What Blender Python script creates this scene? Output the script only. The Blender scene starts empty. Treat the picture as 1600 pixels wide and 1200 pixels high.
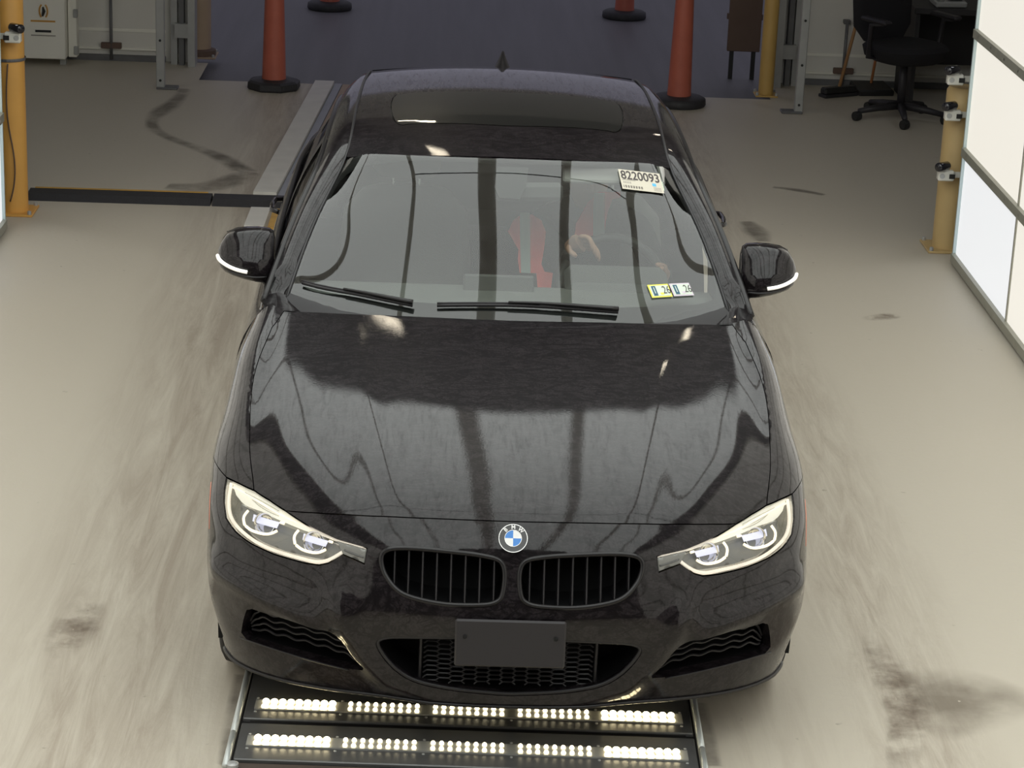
import bpy, math, random
import numpy as np
from mathutils import Vector, Matrix
from mathutils.bvhtree import BVHTree
from mathutils.geometry import delaunay_2d_cdt

scene = bpy.context.scene
COL = scene.collection
random.seed(7)
RNG = np.random.default_rng(7)
PI = math.pi
R = math.radians

# ---------------------------------------------------------------- camera
CAM_POS = np.array([-0.2192, -6.0716, 3.2059])
PITCH, YAW, ROLL, FOC = R(18.37), R(1.879), R(2.343), 3680.4
_f = np.array([math.sin(YAW)*math.cos(PITCH), math.cos(YAW)*math.cos(PITCH), -math.sin(PITCH)])
_r0 = np.array([math.cos(YAW), -math.sin(YAW), 0.0])
_u0 = np.cross(_r0, _f)
CAM_R = math.cos(ROLL)*_r0 + math.sin(ROLL)*_u0
CAM_U = -math.sin(ROLL)*_r0 + math.cos(ROLL)*_u0
CAM_F = _f
cd = bpy.data.cameras.new('camera')
cam = bpy.data.objects.new('camera', cd)
COL.objects.link(cam)
cam.matrix_world = Matrix(((CAM_R[0], CAM_U[0], -CAM_F[0], CAM_POS[0]),
                           (CAM_R[1], CAM_U[1], -CAM_F[1], CAM_POS[1]),
                           (CAM_R[2], CAM_U[2], -CAM_F[2], CAM_POS[2]),
                           (0, 0, 0, 1)))
cd.sensor_width = 36.0
cd.lens = FOC/1600.0*36.0
cd.clip_start = 0.05
cd.clip_end = 200
scene.camera = cam

# ---------------------------------------------------------------- world, exposure
world = bpy.data.worlds.new('world')
scene.world = world
world.use_nodes = True
bgn = world.node_tree.nodes['Background']
bgn.inputs[0].default_value = (0.215, 0.212, 0.262, 1)
bgn.inputs[1].default_value = 1.0
scene.view_settings.view_transform = 'Standard'
scene.view_settings.look = 'None'
scene.view_settings.gamma = 1.0
scene.view_settings.use_curve_mapping = False
scene.view_settings.exposure = 0.0
SIDE_GLOW, TOP_GLOW = 0.80, 2.35


def ray(px, py):
    return CAM_F + (px-800)/FOC*CAM_R - (py-600)/FOC*CAM_U


def on_z(px, py, z=0.0):          # the place on the floor (height z) that a measured photo point shows
    d = ray(px, py)
    return CAM_POS + (z-CAM_POS[2])/d[2]*d


def on_y(px, py, y):
    d = ray(px, py)
    return CAM_POS + (y-CAM_POS[1])/d[1]*d


# ---------------------------------------------------------------- materials
MATS = {}


def mat(name, color=(.5, .5, .5), rough=.5, metal=0.0, coat=0.0, coat_rough=.03, spec=.5, emit=None, estr=0.0,
        noise=None, bump=None, trans=0.0, ior=1.45, alpha=1.0):
    """principled material; noise=(scale, amount, stretch xyz), bump=(scale, strength)"""
    m = bpy.data.materials.new(name)
    m.use_nodes = True
    nt = m.node_tree
    b = nt.nodes['Principled BSDF']
    b.inputs['Base Color'].default_value = (*color, 1)
    b.inputs['Roughness'].default_value = rough
    b.inputs['Metallic'].default_value = metal
    b.inputs['Coat Weight'].default_value = coat
    b.inputs['Coat Roughness'].default_value = coat_rough
    b.inputs['Specular IOR Level'].default_value = spec
    b.inputs['Transmission Weight'].default_value = trans
    b.inputs['IOR'].default_value = ior
    b.inputs['Alpha'].default_value = alpha
    if emit:
        b.inputs['Emission Color'].default_value = (*emit, 1)
        b.inputs['Emission Strength'].default_value = estr
    if noise or bump:
        tc = nt.nodes.new('ShaderNodeTexCoord')
    if noise:
        mp = nt.nodes.new('ShaderNodeMapping')
        mp.inputs['Scale'].default_value = noise[2] if len(noise) > 2 else (1, 1, 1)
        nt.links.new(tc.outputs['Object'], mp.inputs[0])
        n = nt.nodes.new('ShaderNodeTexNoise')
        n.inputs['Scale'].default_value = noise[0]
        n.inputs['Detail'].default_value = 6
        nt.links.new(mp.outputs[0], n.inputs['Vector'])
        mx = nt.nodes.new('ShaderNodeMix')
        mx.data_type = 'RGBA'
        a = noise[1]
        mx.inputs['A'].default_value = (*[max(0, c*(1-a)) for c in color], 1)
        mx.inputs['B'].default_value = (*[min(1, c*(1+a)) for c in color], 1)
        nt.links.new(n.outputs['Fac'], mx.inputs['Factor'])
        nt.links.new(mx.outputs['Result'], b.inputs['Base Color'])
    if bump:
        n2 = nt.nodes.new('ShaderNodeTexNoise')
        n2.inputs['Scale'].default_value = bump[0]
        n2.inputs['Detail'].default_value = 4
        nt.links.new(tc.outputs['Object'], n2.inputs['Vector'])
        bp = nt.nodes.new('ShaderNodeBump')
        bp.inputs['Strength'].default_value = bump[1]
        bp.inputs['Distance'].default_value = .01
        nt.links.new(n2.outputs['Fac'], bp.inputs['Height'])
        nt.links.new(bp.outputs[0], b.inputs['Normal'])
    MATS[name] = m
    return m


def nd(nt, kind, **kw):
    n = nt.nodes.new(kind)
    for k, v in kw.items():
        if k.startswith('i_'):
            n.inputs[k[2:].replace('_', ' ')].default_value = v
        else:
            setattr(n, k, v)
    return n


def math_node(nt, op, a, b=None, clamp=False):
    n = nt.nodes.new('ShaderNodeMath')
    n.operation = op
    n.use_clamp = clamp
    for i, v in enumerate((a, b)):
        if v is None:
            continue
        if isinstance(v, (int, float)):
            n.inputs[i].default_value = v
        else:
            nt.links.new(v, n.inputs[i])
    return n.outputs[0]


def ramp(nt, src, p0, p1, c0=(0, 0, 0, 1), c1=(1, 1, 1, 1)):
    n = nt.nodes.new('ShaderNodeValToRGB')
    n.color_ramp.elements[0].position = p0
    n.color_ramp.elements[0].color = c0
    n.color_ramp.elements[1].position = p1
    n.color_ramp.elements[1].color = c1
    nt.links.new(src, n.inputs[0])
    return n.outputs[0]


def noise_fac(nt, scale, stretch=(1, 1, 1), detail=6, rough=.55, rot=(0, 0, 0), dist=0):
    tc = nt.nodes.new('ShaderNodeTexCoord')
    mp = nt.nodes.new('ShaderNodeMapping')
    mp.inputs['Scale'].default_value = stretch
    mp.inputs['Rotation'].default_value = rot
    nt.links.new(tc.outputs['Object'], mp.inputs[0])
    n = nt.nodes.new('ShaderNodeTexNoise')
    n.inputs['Scale'].default_value = scale
    n.inputs['Detail'].default_value = detail
    n.inputs['Roughness'].default_value = rough
    n.inputs['Distortion'].default_value = dist
    nt.links.new(mp.outputs[0], n.inputs['Vector'])
    return n.outputs['Fac']


def mix_col(nt, fac, a, b):
    mx = nt.nodes.new('ShaderNodeMix')
    mx.data_type = 'RGBA'
    for key, v in (('Factor', fac), ('A', a), ('B', b)):
        if isinstance(v, (int, float)):
            mx.inputs[key].default_value = v
        elif isinstance(v, tuple):
            mx.inputs[key].default_value = (*v, 1) if len(v) == 3 else v
        else:
            nt.links.new(v, mx.inputs[key])
    return mx.outputs['Result']


# ---------------------------------------------------------------- mesh helpers
def make(name, verts, faces, material=None, parent=None, smooth=False, loc=None, rot=None, angle=None):
    me = bpy.data.meshes.new(name)
    me.from_pydata([tuple(map(float, v)) for v in verts], [], [tuple(int(i) for i in f) for f in faces])
    me.validate()
    if smooth:
        me.shade_smooth()
        if angle:
            me.set_sharp_from_angle(angle=angle)
    me.update()
    if material:
        me.materials.append(MATS[material] if isinstance(material, str) else material)
    o = bpy.data.objects.new(name, me)
    COL.objects.link(o)
    if parent:
        o.parent = parent
    if loc is not None:
        o.location = loc
    if rot is not None:
        o.rotation_euler = rot
    return o


def tag(o, label, cat=None, group=None, kind=None):
    if label:
        o['label'] = label
    if cat:
        o['category'] = cat
    if group:
        o['group'] = group
    if kind:
        o['kind'] = kind
    return o


def empty(name, loc, rz=0.0):
    o = bpy.data.objects.new(name, None)
    COL.objects.link(o)
    o.empty_display_size = .1
    o.location = tuple(map(float, loc))
    o.rotation_euler = (0, 0, rz)
    return o


def copy_tree(o, parent=None):
    c = o.copy()
    COL.objects.link(c)
    c.parent = parent
    for ch in list(o.children):
        copy_tree(ch, c)
    return c


class MB:
    """collects simple shapes into one mesh"""
    def __init__(self):
        self.v = []
        self.f = []

    def add(self, vs, fs):
        n = len(self.v)
        self.v += [tuple(map(float, p)) for p in vs]
        self.f += [tuple(i+n for i in f) for f in fs]
        return self

    def box(self, c, s, rot=None, bevel=0.0):
        hx, hy, hz = s[0]/2, s[1]/2, s[2]/2
        if bevel > 0:
            b = min(bevel, hx*.9, hy*.9, hz*.9)
            pts = []
            # chamfered box: 24 verts
            idx = {}
            for sx in (-1, 1):
                for sy in (-1, 1):
                    for sz in (-1, 1):
                        for ax in range(3):
                            p = [sx*(hx-b), sy*(hy-b), sz*(hz-b)]
                            p[ax] = (sx*hx, sy*hy, sz*hz)[ax]
                            idx[(sx, sy, sz, ax)] = len(pts)
                            pts.append(p)
            fs = []
            for ax in range(3):
                o1, o2 = [a for a in range(3) if a != ax]
                for s0 in (-1, 1):
                    def key(a, b2):
                        k = [0, 0, 0]
                        k[ax] = s0
                        k[o1] = a
                        k[o2] = b2
                        return idx[(*k, ax)]
                    q = [key(-1, -1), key(1, -1), key(1, 1), key(-1, 1)]
                    if (s0 > 0) == (ax == 1):
                        q.reverse()
                    fs.append(q)
            for ax in range(3):                       # edges parallel to ax
                o1, o2 = [a for a in range(3) if a != ax]
                for s1 in (-1, 1):
                    for s2 in (-1, 1):
                        def key2(e, w):
                            k = [0, 0, 0]
                            k[ax] = e
                            k[o1] = s1
                            k[o2] = s2
                            return idx[(*k, w)]
                        q = [key2(-1, o1), key2(1, o1), key2(1, o2), key2(-1, o2)]
                        fs.append(q)
            for sx in (-1, 1):
                for sy in (-1, 1):
                    for sz in (-1, 1):
                        fs.append([idx[(sx, sy, sz, a)] for a in range(3)])
        else:
            pts = [(sx*hx, sy*hy, sz*hz) for sx in (-1, 1) for sy in (-1, 1) for sz in (-1, 1)]
            fs = [(0, 1, 3, 2), (4, 6, 7, 5), (0, 4, 5, 1), (2, 3, 7, 6), (0, 2, 6, 4), (1, 5, 7, 3)]
        M = Matrix.Identity(3) if rot is None else (rot if isinstance(rot, Matrix) else
                                                     Matrix.Rotation(rot[2], 3, 'Z') @ Matrix.Rotation(rot[1], 3, 'Y') @ Matrix.Rotation(rot[0], 3, 'X'))
        return self.add([tuple(M @ Vector(p) + Vector(c)) for p in pts], fs)

    def tube(self, pts, r, n=8, closed=False, cap=True, flat=None):
        """tube along points; r scalar or list; flat=(scale along binormal)"""
        P = [Vector(tuple(map(float, p))) for p in pts]
        m = len(P)
        rs = [float(r)]*m if np.isscalar(r) else [float(q) for q in r]
        vs, fs = [], []
        prev = None
        for i in range(m):
            a = P[(i-1) % m] if (closed or i > 0) else P[i]
            b = P[(i+1) % m] if (closed or i < m-1) else P[i]
            t = (b-a).normalized()
            if prev is None:
                ref = Vector((0, 0, 1)) if abs(t.z) < .9 else Vector((1, 0, 0))
                nrm = (ref - t*ref.dot(t)).normalized()
            else:
                nrm = (prev - t*prev.dot(t))
                nrm = nrm.normalized() if nrm.length > 1e-6 else prev
            prev = nrm
            bi = t.cross(nrm)
            for k in range(n):
                a2 = 2*PI*k/n
                vs.append(P[i] + rs[i]*(math.cos(a2)*nrm + math.sin(a2)*bi*(flat or 1)))
        L = m if closed else m-1
        for i in range(L):
            for k in range(n):
                j = (i+1) % m
                fs.append((i*n+k, i*n+(k+1) % n, j*n+(k+1) % n, j*n+k))
        if cap and not closed:
            fs.append(tuple(range(n-1, -1, -1)))
            fs.append(tuple((m-1)*n+k for k in range(n)))
        return self.add(vs, fs)

    def lathe(self, prof, c=(0, 0, 0), axis='Z', n=24, cap=True):
        vs, fs = [], []
        for (rr, h) in prof:
            for k in range(n):
                a = 2*PI*k/n
                x, y = rr*math.cos(a), rr*math.sin(a)
                p = {'Z': (x, y, h), 'Y': (x, h, y), 'X': (h, x, y)}[axis]
                vs.append((p[0]+c[0], p[1]+c[1], p[2]+c[2]))
        for i in range(len(prof)-1):
            for k in range(n):
                q = (i*n+k, i*n+(k+1) % n, (i+1)*n+(k+1) % n, (i+1)*n+k)
                fs.append(q if axis != 'Y' else q[::-1])
        if cap:
            a, b = tuple(range(n-1, -1, -1)), tuple((len(prof)-1)*n+k for k in range(n))
            if axis == 'Y':
                a, b = a[::-1], b[::-1]
            fs += [a, b]
        return self.add(vs, fs)

    def grid(self, rows):
        nr, nc = len(rows), len(rows[0])
        vs = [p for r_ in rows for p in r_]
        fs = [(i*nc+j, i*nc+j+1, (i+1)*nc+j+1, (i+1)*nc+j) for i in range(nr-1) for j in range(nc-1)]
        return self.add(vs, fs)

    def prism(self, poly, z0, z1):
        n = len(poly)
        vs = [(x, y, z0) for x, y in poly]+[(x, y, z1) for x, y in poly]
        fs = [tuple(range(n-1, -1, -1)), tuple(range(n, 2*n))]
        fs += [(i, (i+1) % n, n+(i+1) % n, n+i) for i in range(n)]
        return self.add(vs, fs)

    def build(self, name, material, parent=None, smooth=False, angle=None, loc=None, rot=None):
        return make(name, self.v, self.f, material, parent, smooth, loc, rot, angle)


def text_mesh(name, body, size, material, parent=None, align='CENTER', squash=1.0, bold=0.0):
    c = bpy.data.curves.new(name, 'FONT')
    c.body = body
    c.size = size
    c.align_x = align
    c.align_y = 'CENTER'
    c.offset = bold
    o = bpy.data.objects.new(name+'_tmp', c)
    COL.objects.link(o)
    dg = bpy.context.evaluated_depsgraph_get()
    me = bpy.data.meshes.new_from_object(o.evaluated_get(dg))
    bpy.data.objects.remove(o)
    bpy.data.curves.remove(c)
    me.name = name
    for v in me.vertices:
        v.co.x *= squash
    me.materials.clear()
    me.materials.append(MATS[material])
    ob = bpy.data.objects.new(name, me)
    COL.objects.link(ob)
    if parent:
        ob.parent = parent
    return ob
# ---------------------------------------------------------------- surface materials of the place
def mat_floor():
    m = bpy.data.materials.new('floor_concrete')
    m.use_nodes = True
    nt = m.node_tree
    b = nt.nodes['Principled BSDF']
    tc = nt.nodes.new('ShaderNodeTexCoord')
    sp = nt.nodes.new('ShaderNodeSeparateXYZ')
    nt.links.new(tc.outputs['Object'], sp.inputs[0])
    big = noise_fac(nt, .9, (1, .6, 1), 5, .6)
    fine = noise_fac(nt, 34, (1, 1, 1), 5, .65)
    streak = noise_fac(nt, 2.2, (6, .5, 1), 8, .72, (0, 0, 0), .6)
    streak2 = noise_fac(nt, 4, (6, .6, 1), 8, .75, (0, 0, 0), .6)
    base = mix_col(nt, big, (.48, .44, .375), (.56, .505, .42))
    base = mix_col(nt, ramp(nt, fine, .35, .7), base, (.53, .485, .40))
    # tyre tracks: two lengthwise bands at x = -1.2 and x = 1.3
    def band(c, w):
        d = math_node(nt, 'SUBTRACT', sp.outputs[0], c)
        wob = math_node(nt, 'MULTIPLY', math_node(nt, 'SUBTRACT', big, .5), .35)
        d = math_node(nt, 'ABSOLUTE', math_node(nt, 'ADD', d, wob))
        return math_node(nt, 'SUBTRACT', 1.0, math_node(nt, 'DIVIDE', d, w), True)
    t1 = math_node(nt, 'MULTIPLY', ramp(nt, band(-1.17, .55), .05, .75), ramp(nt, streak, .36, .62))
    t2 = math_node(nt, 'MULTIPLY', ramp(nt, band(1.27, .3), .05, .8), ramp(nt, streak2, .36, .68))
    t3 = math_node(nt, 'MULTIPLY', ramp(nt, band(.8, .35), .05, .8), math_node(nt, 'MULTIPLY', ramp(nt, streak, .4, .7), .5))
    tr = math_node(nt, 'MAXIMUM', math_node(nt, 'MAXIMUM', t1, t2), t3)
    col = mix_col(nt, math_node(nt, 'MULTIPLY', tr, .50), base, (.22, .165, .12))
    # sparse dirt specks
    sp1 = noise_fac(nt, 16, (1, 1, 1), 2, .5)
    col = mix_col(nt, math_node(nt, 'MULTIPLY', ramp(nt, sp1, .74, .80), .45), col, (.14, .115, .09))
    nt.links.new(col, b.inputs['Base Color'])
    rg = math_node(nt, 'ADD', math_node(nt, 'MULTIPLY', fine, .25), .38)
    nt.links.new(rg, b.inputs['Roughness'])
    b.inputs['Specular IOR Level'].default_value = .3
    bp = nt.nodes.new('ShaderNodeBump')
    bp.inputs['Strength'].default_value = .12
    bp.inputs['Distance'].default_value = .01
    nt.links.new(math_node(nt, 'ADD', fine, math_node(nt, 'MULTIPLY', tr, .5)), bp.inputs['Height'])
    nt.links.new(bp.outputs[0], b.inputs['Normal'])
    MATS['floor_concrete'] = m


mat_floor()


def mat_stain(name, color, strength, scale, soft=(.35, .65)):
    """a dirt mark lying on the floor: fades out by noise and towards its rim (colour attribute 'rim')"""
    m = bpy.data.materials.new(name)
    m.use_nodes = True
    nt = m.node_tree
    nt.nodes.remove(nt.nodes['Principled BSDF'])
    out = nt.nodes['Material Output']
    d = nd(nt, 'ShaderNodeBsdfDiffuse', i_Color=(*color, 1))
    t = nt.nodes.new('ShaderNodeBsdfTransparent')
    at = nt.nodes.new('ShaderNodeAttribute')
    at.attribute_name = 'rim'
    nz = ramp(nt, noise_fac(nt, scale, (1, 1, 1), 5, .6), *soft)
    fac = math_node(nt, 'MULTIPLY', math_node(nt, 'MULTIPLY', at.outputs['Fac'], nz), strength)
    mx = nt.nodes.new('ShaderNodeMixShader')
    nt.links.new(fac, mx.inputs[0])
    nt.links.new(t.outputs[0], mx.inputs[1])
    nt.links.new(d.outputs[0], mx.inputs[2])
    nt.links.new(mx.outputs[0], out.inputs[0])
    MATS[name] = m


mat_stain('stain_dark', (.09, .078, .072), .5, 5, (.25, .7))
mat_stain('stain_brown', (.17, .125, .095), .5, 9, (.38, .66))
mat_stain('stain_wet', (.20, .165, .13), .48, 3.0, (.25, .6))
mat('yard', (.135, .132, .142), .55, noise=(1.2, .25, (6, .3, 1)), bump=(60, .2))
mat('wall_white', (.70, .68, .63), .6, noise=(3, .08), bump=(90, .05))
mat('wall_dark', (.46, .44, .43), .8, noise=(2, .2))
mat('ceiling_dark', (.13, .122, .13), .9, noise=(1.5, .3))
mat('pane_cool', (.2, .2, .2), .4, emit=(.97, .985, 1.0), estr=SIDE_GLOW)
mat('pane_warm', (.2, .2, .2), .4, emit=(1.0, .955, .85), estr=SIDE_GLOW)
mat('pane_top', (.2, .2, .2), .4, emit=(.96, 1.0, .965), estr=TOP_GLOW)
mat('frame_alu', (.35, .345, .29), .45, metal=.3, noise=(20, .15))
mat('frame_edge', (.55, .66, .68), .35, metal=.2)
mat('rail_grey', (.85, .83, .79), .6)
mat('frame_black', (.02, .02, .02), .5)
mat('yellow_post', (.70, .37, .09), .45, noise=(6, .12), bump=(40, .05))
mat('tan_post', (.52, .37, .17), .5, noise=(6, .15))
mat('tan_post_far', (.52, .33, .10), .5, noise=(5, .15))
mat('steel', (.42, .425, .42), .4, metal=.35, noise=(12, .15))
mat('steel_dark', (.16, .16, .165), .5, metal=.4, noise=(12, .2))
mat('black_plastic', (.02, .02, .022), .45)
mat('black_rubber', (.028, .027, .03), .6, noise=(30, .3), bump=(80, .2))
mat('cone_orange', (.44, .115, .075), .5, noise=(9, .22), bump=(40, .08))
mat('white_box', (.88, .86, .78), .4)
mat('beige', (.42, .31, .22), .6, noise=(4, .15))
mat('brown_board', (.13, .085, .065), .7, noise=(5, .2))
mat('wood_handle', (.40, .22, .10), .5)
mat('orange_handle', (.55, .22, .09), .5)
mat('camera_white', (.75, .74, .68), .4)
mat('camera_black', (.015, .015, .02), .15, coat=.6)
mat('chair_fabric', (.012, .011, .014), .85, bump=(300, .2))
mat('chair_plastic', (.025, .023, .027), .5)
mat('desk_dark', (.03, .028, .03), .6)
mat('guide_white', (.62, .60, .56), .5, noise=(8, .15))
mat('guide_blue', (.28, .29, .34), .5, noise=(8, .15))
mat('guide_tan', (.36, .27, .21), .7, noise=(8, .2))
mat('stripe_yellow', (.52, .30, .06), .5, noise=(12, .3))
mat('logo_orange', (.62, .33, .08), .5)
mat('ink', (.03, .03, .03), .6)
mat('ink_soft', (.30, .28, .25), .6)

# ---------------------------------------------------------------- the room
XW, Y0, Y1, ZC = 6.5, -9.0, 10.62, 4.3
OPL, OPR, OPH = -1.93, 2.02, 3.1        # the drive-through opening in the far wall
THR = 10.0                               # where the concrete ends and the yard begins

floor = make('floor', [(-XW, Y0, 0), (XW, Y0, 0), (XW, THR, 0), (-XW, THR, 0),
                       (-XW, Y0, -.2), (XW, Y0, -.2), (XW, THR, -.2), (-XW, THR, -.2)],
             [(0, 1, 2, 3), (7, 6, 5, 4), (2, 6, 7, 3), (0, 4, 5, 1), (1, 5, 6, 2), (0, 3, 7, 4)], 'floor_concrete')
tag(floor, 'grey concrete drive-through floor with brown tyre tracks', None, None, 'structure')
yard = make('yard_pavement', [(-30, THR, -.06), (30, THR, -.06), (30, 45, -.06), (-30, 45, -.06)], [(0, 1, 2, 3)], 'yard')
tag(yard, 'dark wet pavement beyond the drive-through opening', None, None, 'structure')

wb = MB()
for x0, x1, z0, z1 in ((-XW, OPL-.12, 0, ZC), (OPR+.12, XW, 0, ZC), (OPL-.12, OPR+.12, OPH, ZC)):
    wb.box(((x0+x1)/2, Y1+.06, (z0+z1)/2), (x1-x0, .12, z1-z0))
wall_back = wb.build('wall_back', 'wall_white')
tag(wall_back, 'off-white far wall around the drive-through opening', None, None, 'structure')
# plinth ledge and seams of the far wall
for x0, x1 in ((-3.9, OPL-.30), (OPR+.30, 3.9)):
    MB().box(((x0+x1)/2, Y1-.012, .085), (x1-x0, .024, .016)).build('ledge', 'white_box', wall_back)
    MB().box(((x0+x1)/2, Y1-.004, .215), (x1-x0, .008, .02)).build('seam', 'white_box', wall_back)
    MB().box(((x0+x1)/2, Y1-.02, .02), (x1-x0, .04, .04)).build('plinth', 'steel_dark', wall_back)
fl2 = make('floor_sill', [(-XW, THR, 0), (OPL, THR, 0), (OPL, Y1, 0), (-XW, Y1, 0), (OPR, THR, 0), (XW, THR, 0), (XW, Y1, 0), (OPR, Y1, 0)],
           [(0, 1, 2, 3), (4, 5, 6, 7)], 'floor_concrete', floor)
for sgn, nm in ((-1, 'wall_left'), (1, 'wall_right')):
    w = MB().box((sgn*(XW+.06), (Y0+Y1)/2, ZC/2), (.12, Y1-Y0, ZC)).build(nm, 'wall_white')
    tag(w, None, None, None, 'structure')
w = MB().box((0, Y0-.06, ZC/2), (2*XW, .12, ZC)).build('wall_front', 'wall_dark')
tag(w, None, None, None, 'structure')
w = MB().box((0, (Y0+Y1)/2, ZC+.06), (2*XW, Y1-Y0, .12)).build('ceiling', 'ceiling_dark')
tag(w, None, None, None, 'structure')

# ---------------------------------------------------------------- light walls and overhead light
def light_wall(sgn, label, x, yend):
    root = empty('light_wall', (x, 0, 0))
    tag(root, label, 'light panel')
    s = -sgn                                     # inward
    cols = [yend-1.22*k for k in range(9)]
    rows = [.035, .60, 1.215, 1.83, 2.44, 3.3]
    for i in range(len(cols)-1):
        for j in range(5):
            y1, y0 = cols[i]-.012, cols[i+1]+.012
            z0, z1 = rows[j]+(.02 if j else .012), rows[j+1]-.02
            warm = not (i == 0 and j == 0)
            p = MB().box((s*.012, (y0+y1)/2, (z0+z1)/2), (.02, y1-y0, z1-z0)).build('pane', 'pane_warm' if warm else 'pane_cool', root)
    for j, z in enumerate(rows):
        MB().box((s*.02, (cols[0]+cols[-1])/2, z), (.05, cols[0]-cols[-1], .045)).build('rail', 'frame_alu', root)
        if j in (1, 2):
            for k in range(14):
                MB().lathe([(.008, 0), (.008, .004), (.004, .006)], (0, 0, 0), 'X', 8).build('bolt', 'steel', root, loc=(s*.045, cols[0]-.12-k*.3, z))
    for i, y in enumerate(cols):
        if i == 0:
            MB().box((s*.0, y+.008, 1.65), (.07, .016, 3.30)).build('edge_post', 'frame_edge', root)
        else:
            MB().box((s*.018, y, 1.65), (.02, .016, 3.28)).build('post', 'frame_alu', root)
    MB().box((-s*.05, (cols[0]+cols[-1])/2, 1.65), (.08, cols[0]-cols[-1]-.01, 3.30)).build('back_panel', 'frame_black', root)
    return root


light_wall(1, 'glowing white light panel wall in metal frames beside the tan post', 2.485, 5.80)
light_wall(-1, 'glowing white light panel wall at the yellow post, only its edge showing', -2.53, 5.86)

TOPZ = 3.6
TY0, TY1 = -4.3, 4.06
top = empty('overhead_light', (0, 0, TOPZ))
tag(top, 'overhead ceiling of glowing panels mirrored in the windscreen and hood', 'light panel')
xs = [-2.2, -1.54, -.77, -.06, .47, 1.24, 1.87, 2.32]
GW = {-.06: .06, .47: .045, 1.24: .04}
for i in range(len(xs)-1):
    g0, g1 = GW.get(xs[i], .027), GW.get(xs[i+1], .027)
    for y0, y1 in (((TY0, .55), (.58, 3.08), (3.10, TY1)) if -.8 < xs[i] < .6 else ((TY0, .55), (.58, TY1))):
        MB().box(((xs[i]+g0+xs[i+1]-g1)/2, (y0+y1)/2, 0), (xs[i+1]-g1-xs[i]-g0, y1-y0, .02)).build('pane', 'pane_top', top)
MB().box(((xs[0]+xs[-1])/2, (TY0+TY1)/2, .06), (xs[-1]-xs[0]+.1, TY1-TY0+.1, .06)).build('back_panel', 'frame_black', top)
for i, x in enumerate(xs):
    MB().box((x, (TY0+TY1)/2, .012), (2*GW.get(x, .027), TY1-TY0, .03)).build('rail', 'rail_grey', top)
for x in (xs[0], xs[-1]):
    for y in (TY0+.3, TY1-.3):
        MB().tube([(x, y, .05), (x, y, ZC-TOPZ)], .012, 6).build('hanger', 'steel_dark', top)

# ---------------------------------------------------------------- ceiling lamps of the hall, plus two added fill lamps
mat('lamp_warm', (.9, .85, .7), .4, emit=(1.0, .88, .68), estr=24.0)
mat('fill_lamp_cool', (.9, .9, .9), .4, emit=(.95, .97, 1.0), estr=9.0)  # glow of the two added aisle fill lamps


def ceiling_or_fill_lamp(x, y, z, w, d, label):
    root = empty('ceiling_or_fill_lamp', (x, y, z))
    tag(root, label, 'lamp', 'lamps under the hall ceiling')
    MB().box((0, 0, .03), (w+.06, d+.06, .05), None, .01).build('housing', 'steel_dark', root)
    MB().box((0, 0, 0), (w, d, .012)).build('diffuser', 'lamp_warm' if abs(x) < 3 else 'fill_lamp_cool', root)
    for s in (-1, 1):
        MB().tube([(s*w*.4, 0, .05), (s*w*.4, 0, ZC-z)], .006, 6).build('hanger', 'steel_dark', root)


ceiling_or_fill_lamp(-.50, 5.12, 3.6, .15, .035, 'bar lamp over the far left of the bay, mirrored in the hood')
ceiling_or_fill_lamp(1.12, 4.62, 3.6, .16, .045, 'bar lamp over the far right of the bay, mirrored in the hood')
ceiling_or_fill_lamp(-.58, 7.70, 3.6, .30, .08, 'bar lamp on the left nearer the opening, mirrored in the roof')
ceiling_or_fill_lamp(1.45, 7.30, 3.6, .20, .08, 'short bar lamp on the right nearer the opening')
ceiling_or_fill_lamp(-4.4, 7.4, 3.7, 1.0, .30, 'added unseen fill lamp over the aisle behind the left light wall')  # added out of view to brighten the far floor and walls
ceiling_or_fill_lamp(4.4, 7.4, 3.7, 1.0, .30, 'added unseen fill lamp over the aisle behind the right light wall')  # second added fill, same purpose on the right side
# ---------------------------------------------------------------- spline surfaces
def spline_basis(kn):
    kn = np.asarray(kn, float)
    n = len(kn)
    h = np.diff(kn)
    A = np.eye(n)
    D = np.zeros((n, n))
    for i in range(1, n-1):
        A[i, i-1], A[i, i], A[i, i+1] = h[i-1], 2*(h[i-1]+h[i]), h[i]
        D[i, i-1], D[i, i], D[i, i+1] = 6/h[i-1], -6/h[i-1]-6/h[i], 6/h[i]
    M = np.linalg.solve(A, D)

    def B(s):
        s = np.asarray(s, float)
        k = np.clip(np.searchsorted(kn, s, side='right')-1, 0, n-2)
        hh = h[k]
        a = (kn[k+1]-s)/hh
        b = (s-kn[k])/hh
        E = np.zeros((len(s), n))
        r_ = np.arange(len(s))
        E[r_, k] += a
        E[r_, k+1] += b
        E += ((a**3-a)*hh**2/6)[:, None]*M[k] + ((b**3-b)*hh**2/6)[:, None]*M[k+1]
        return E
    return B


def curve(pts, n):
    """smooth curve through points, n samples"""
    P = np.array(pts, float)
    d = np.concatenate([[0], np.cumsum(np.linalg.norm(np.diff(P, axis=0), axis=1))])
    return spline_basis(d)(np.linspace(0, d[-1], n)) @ P


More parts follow.
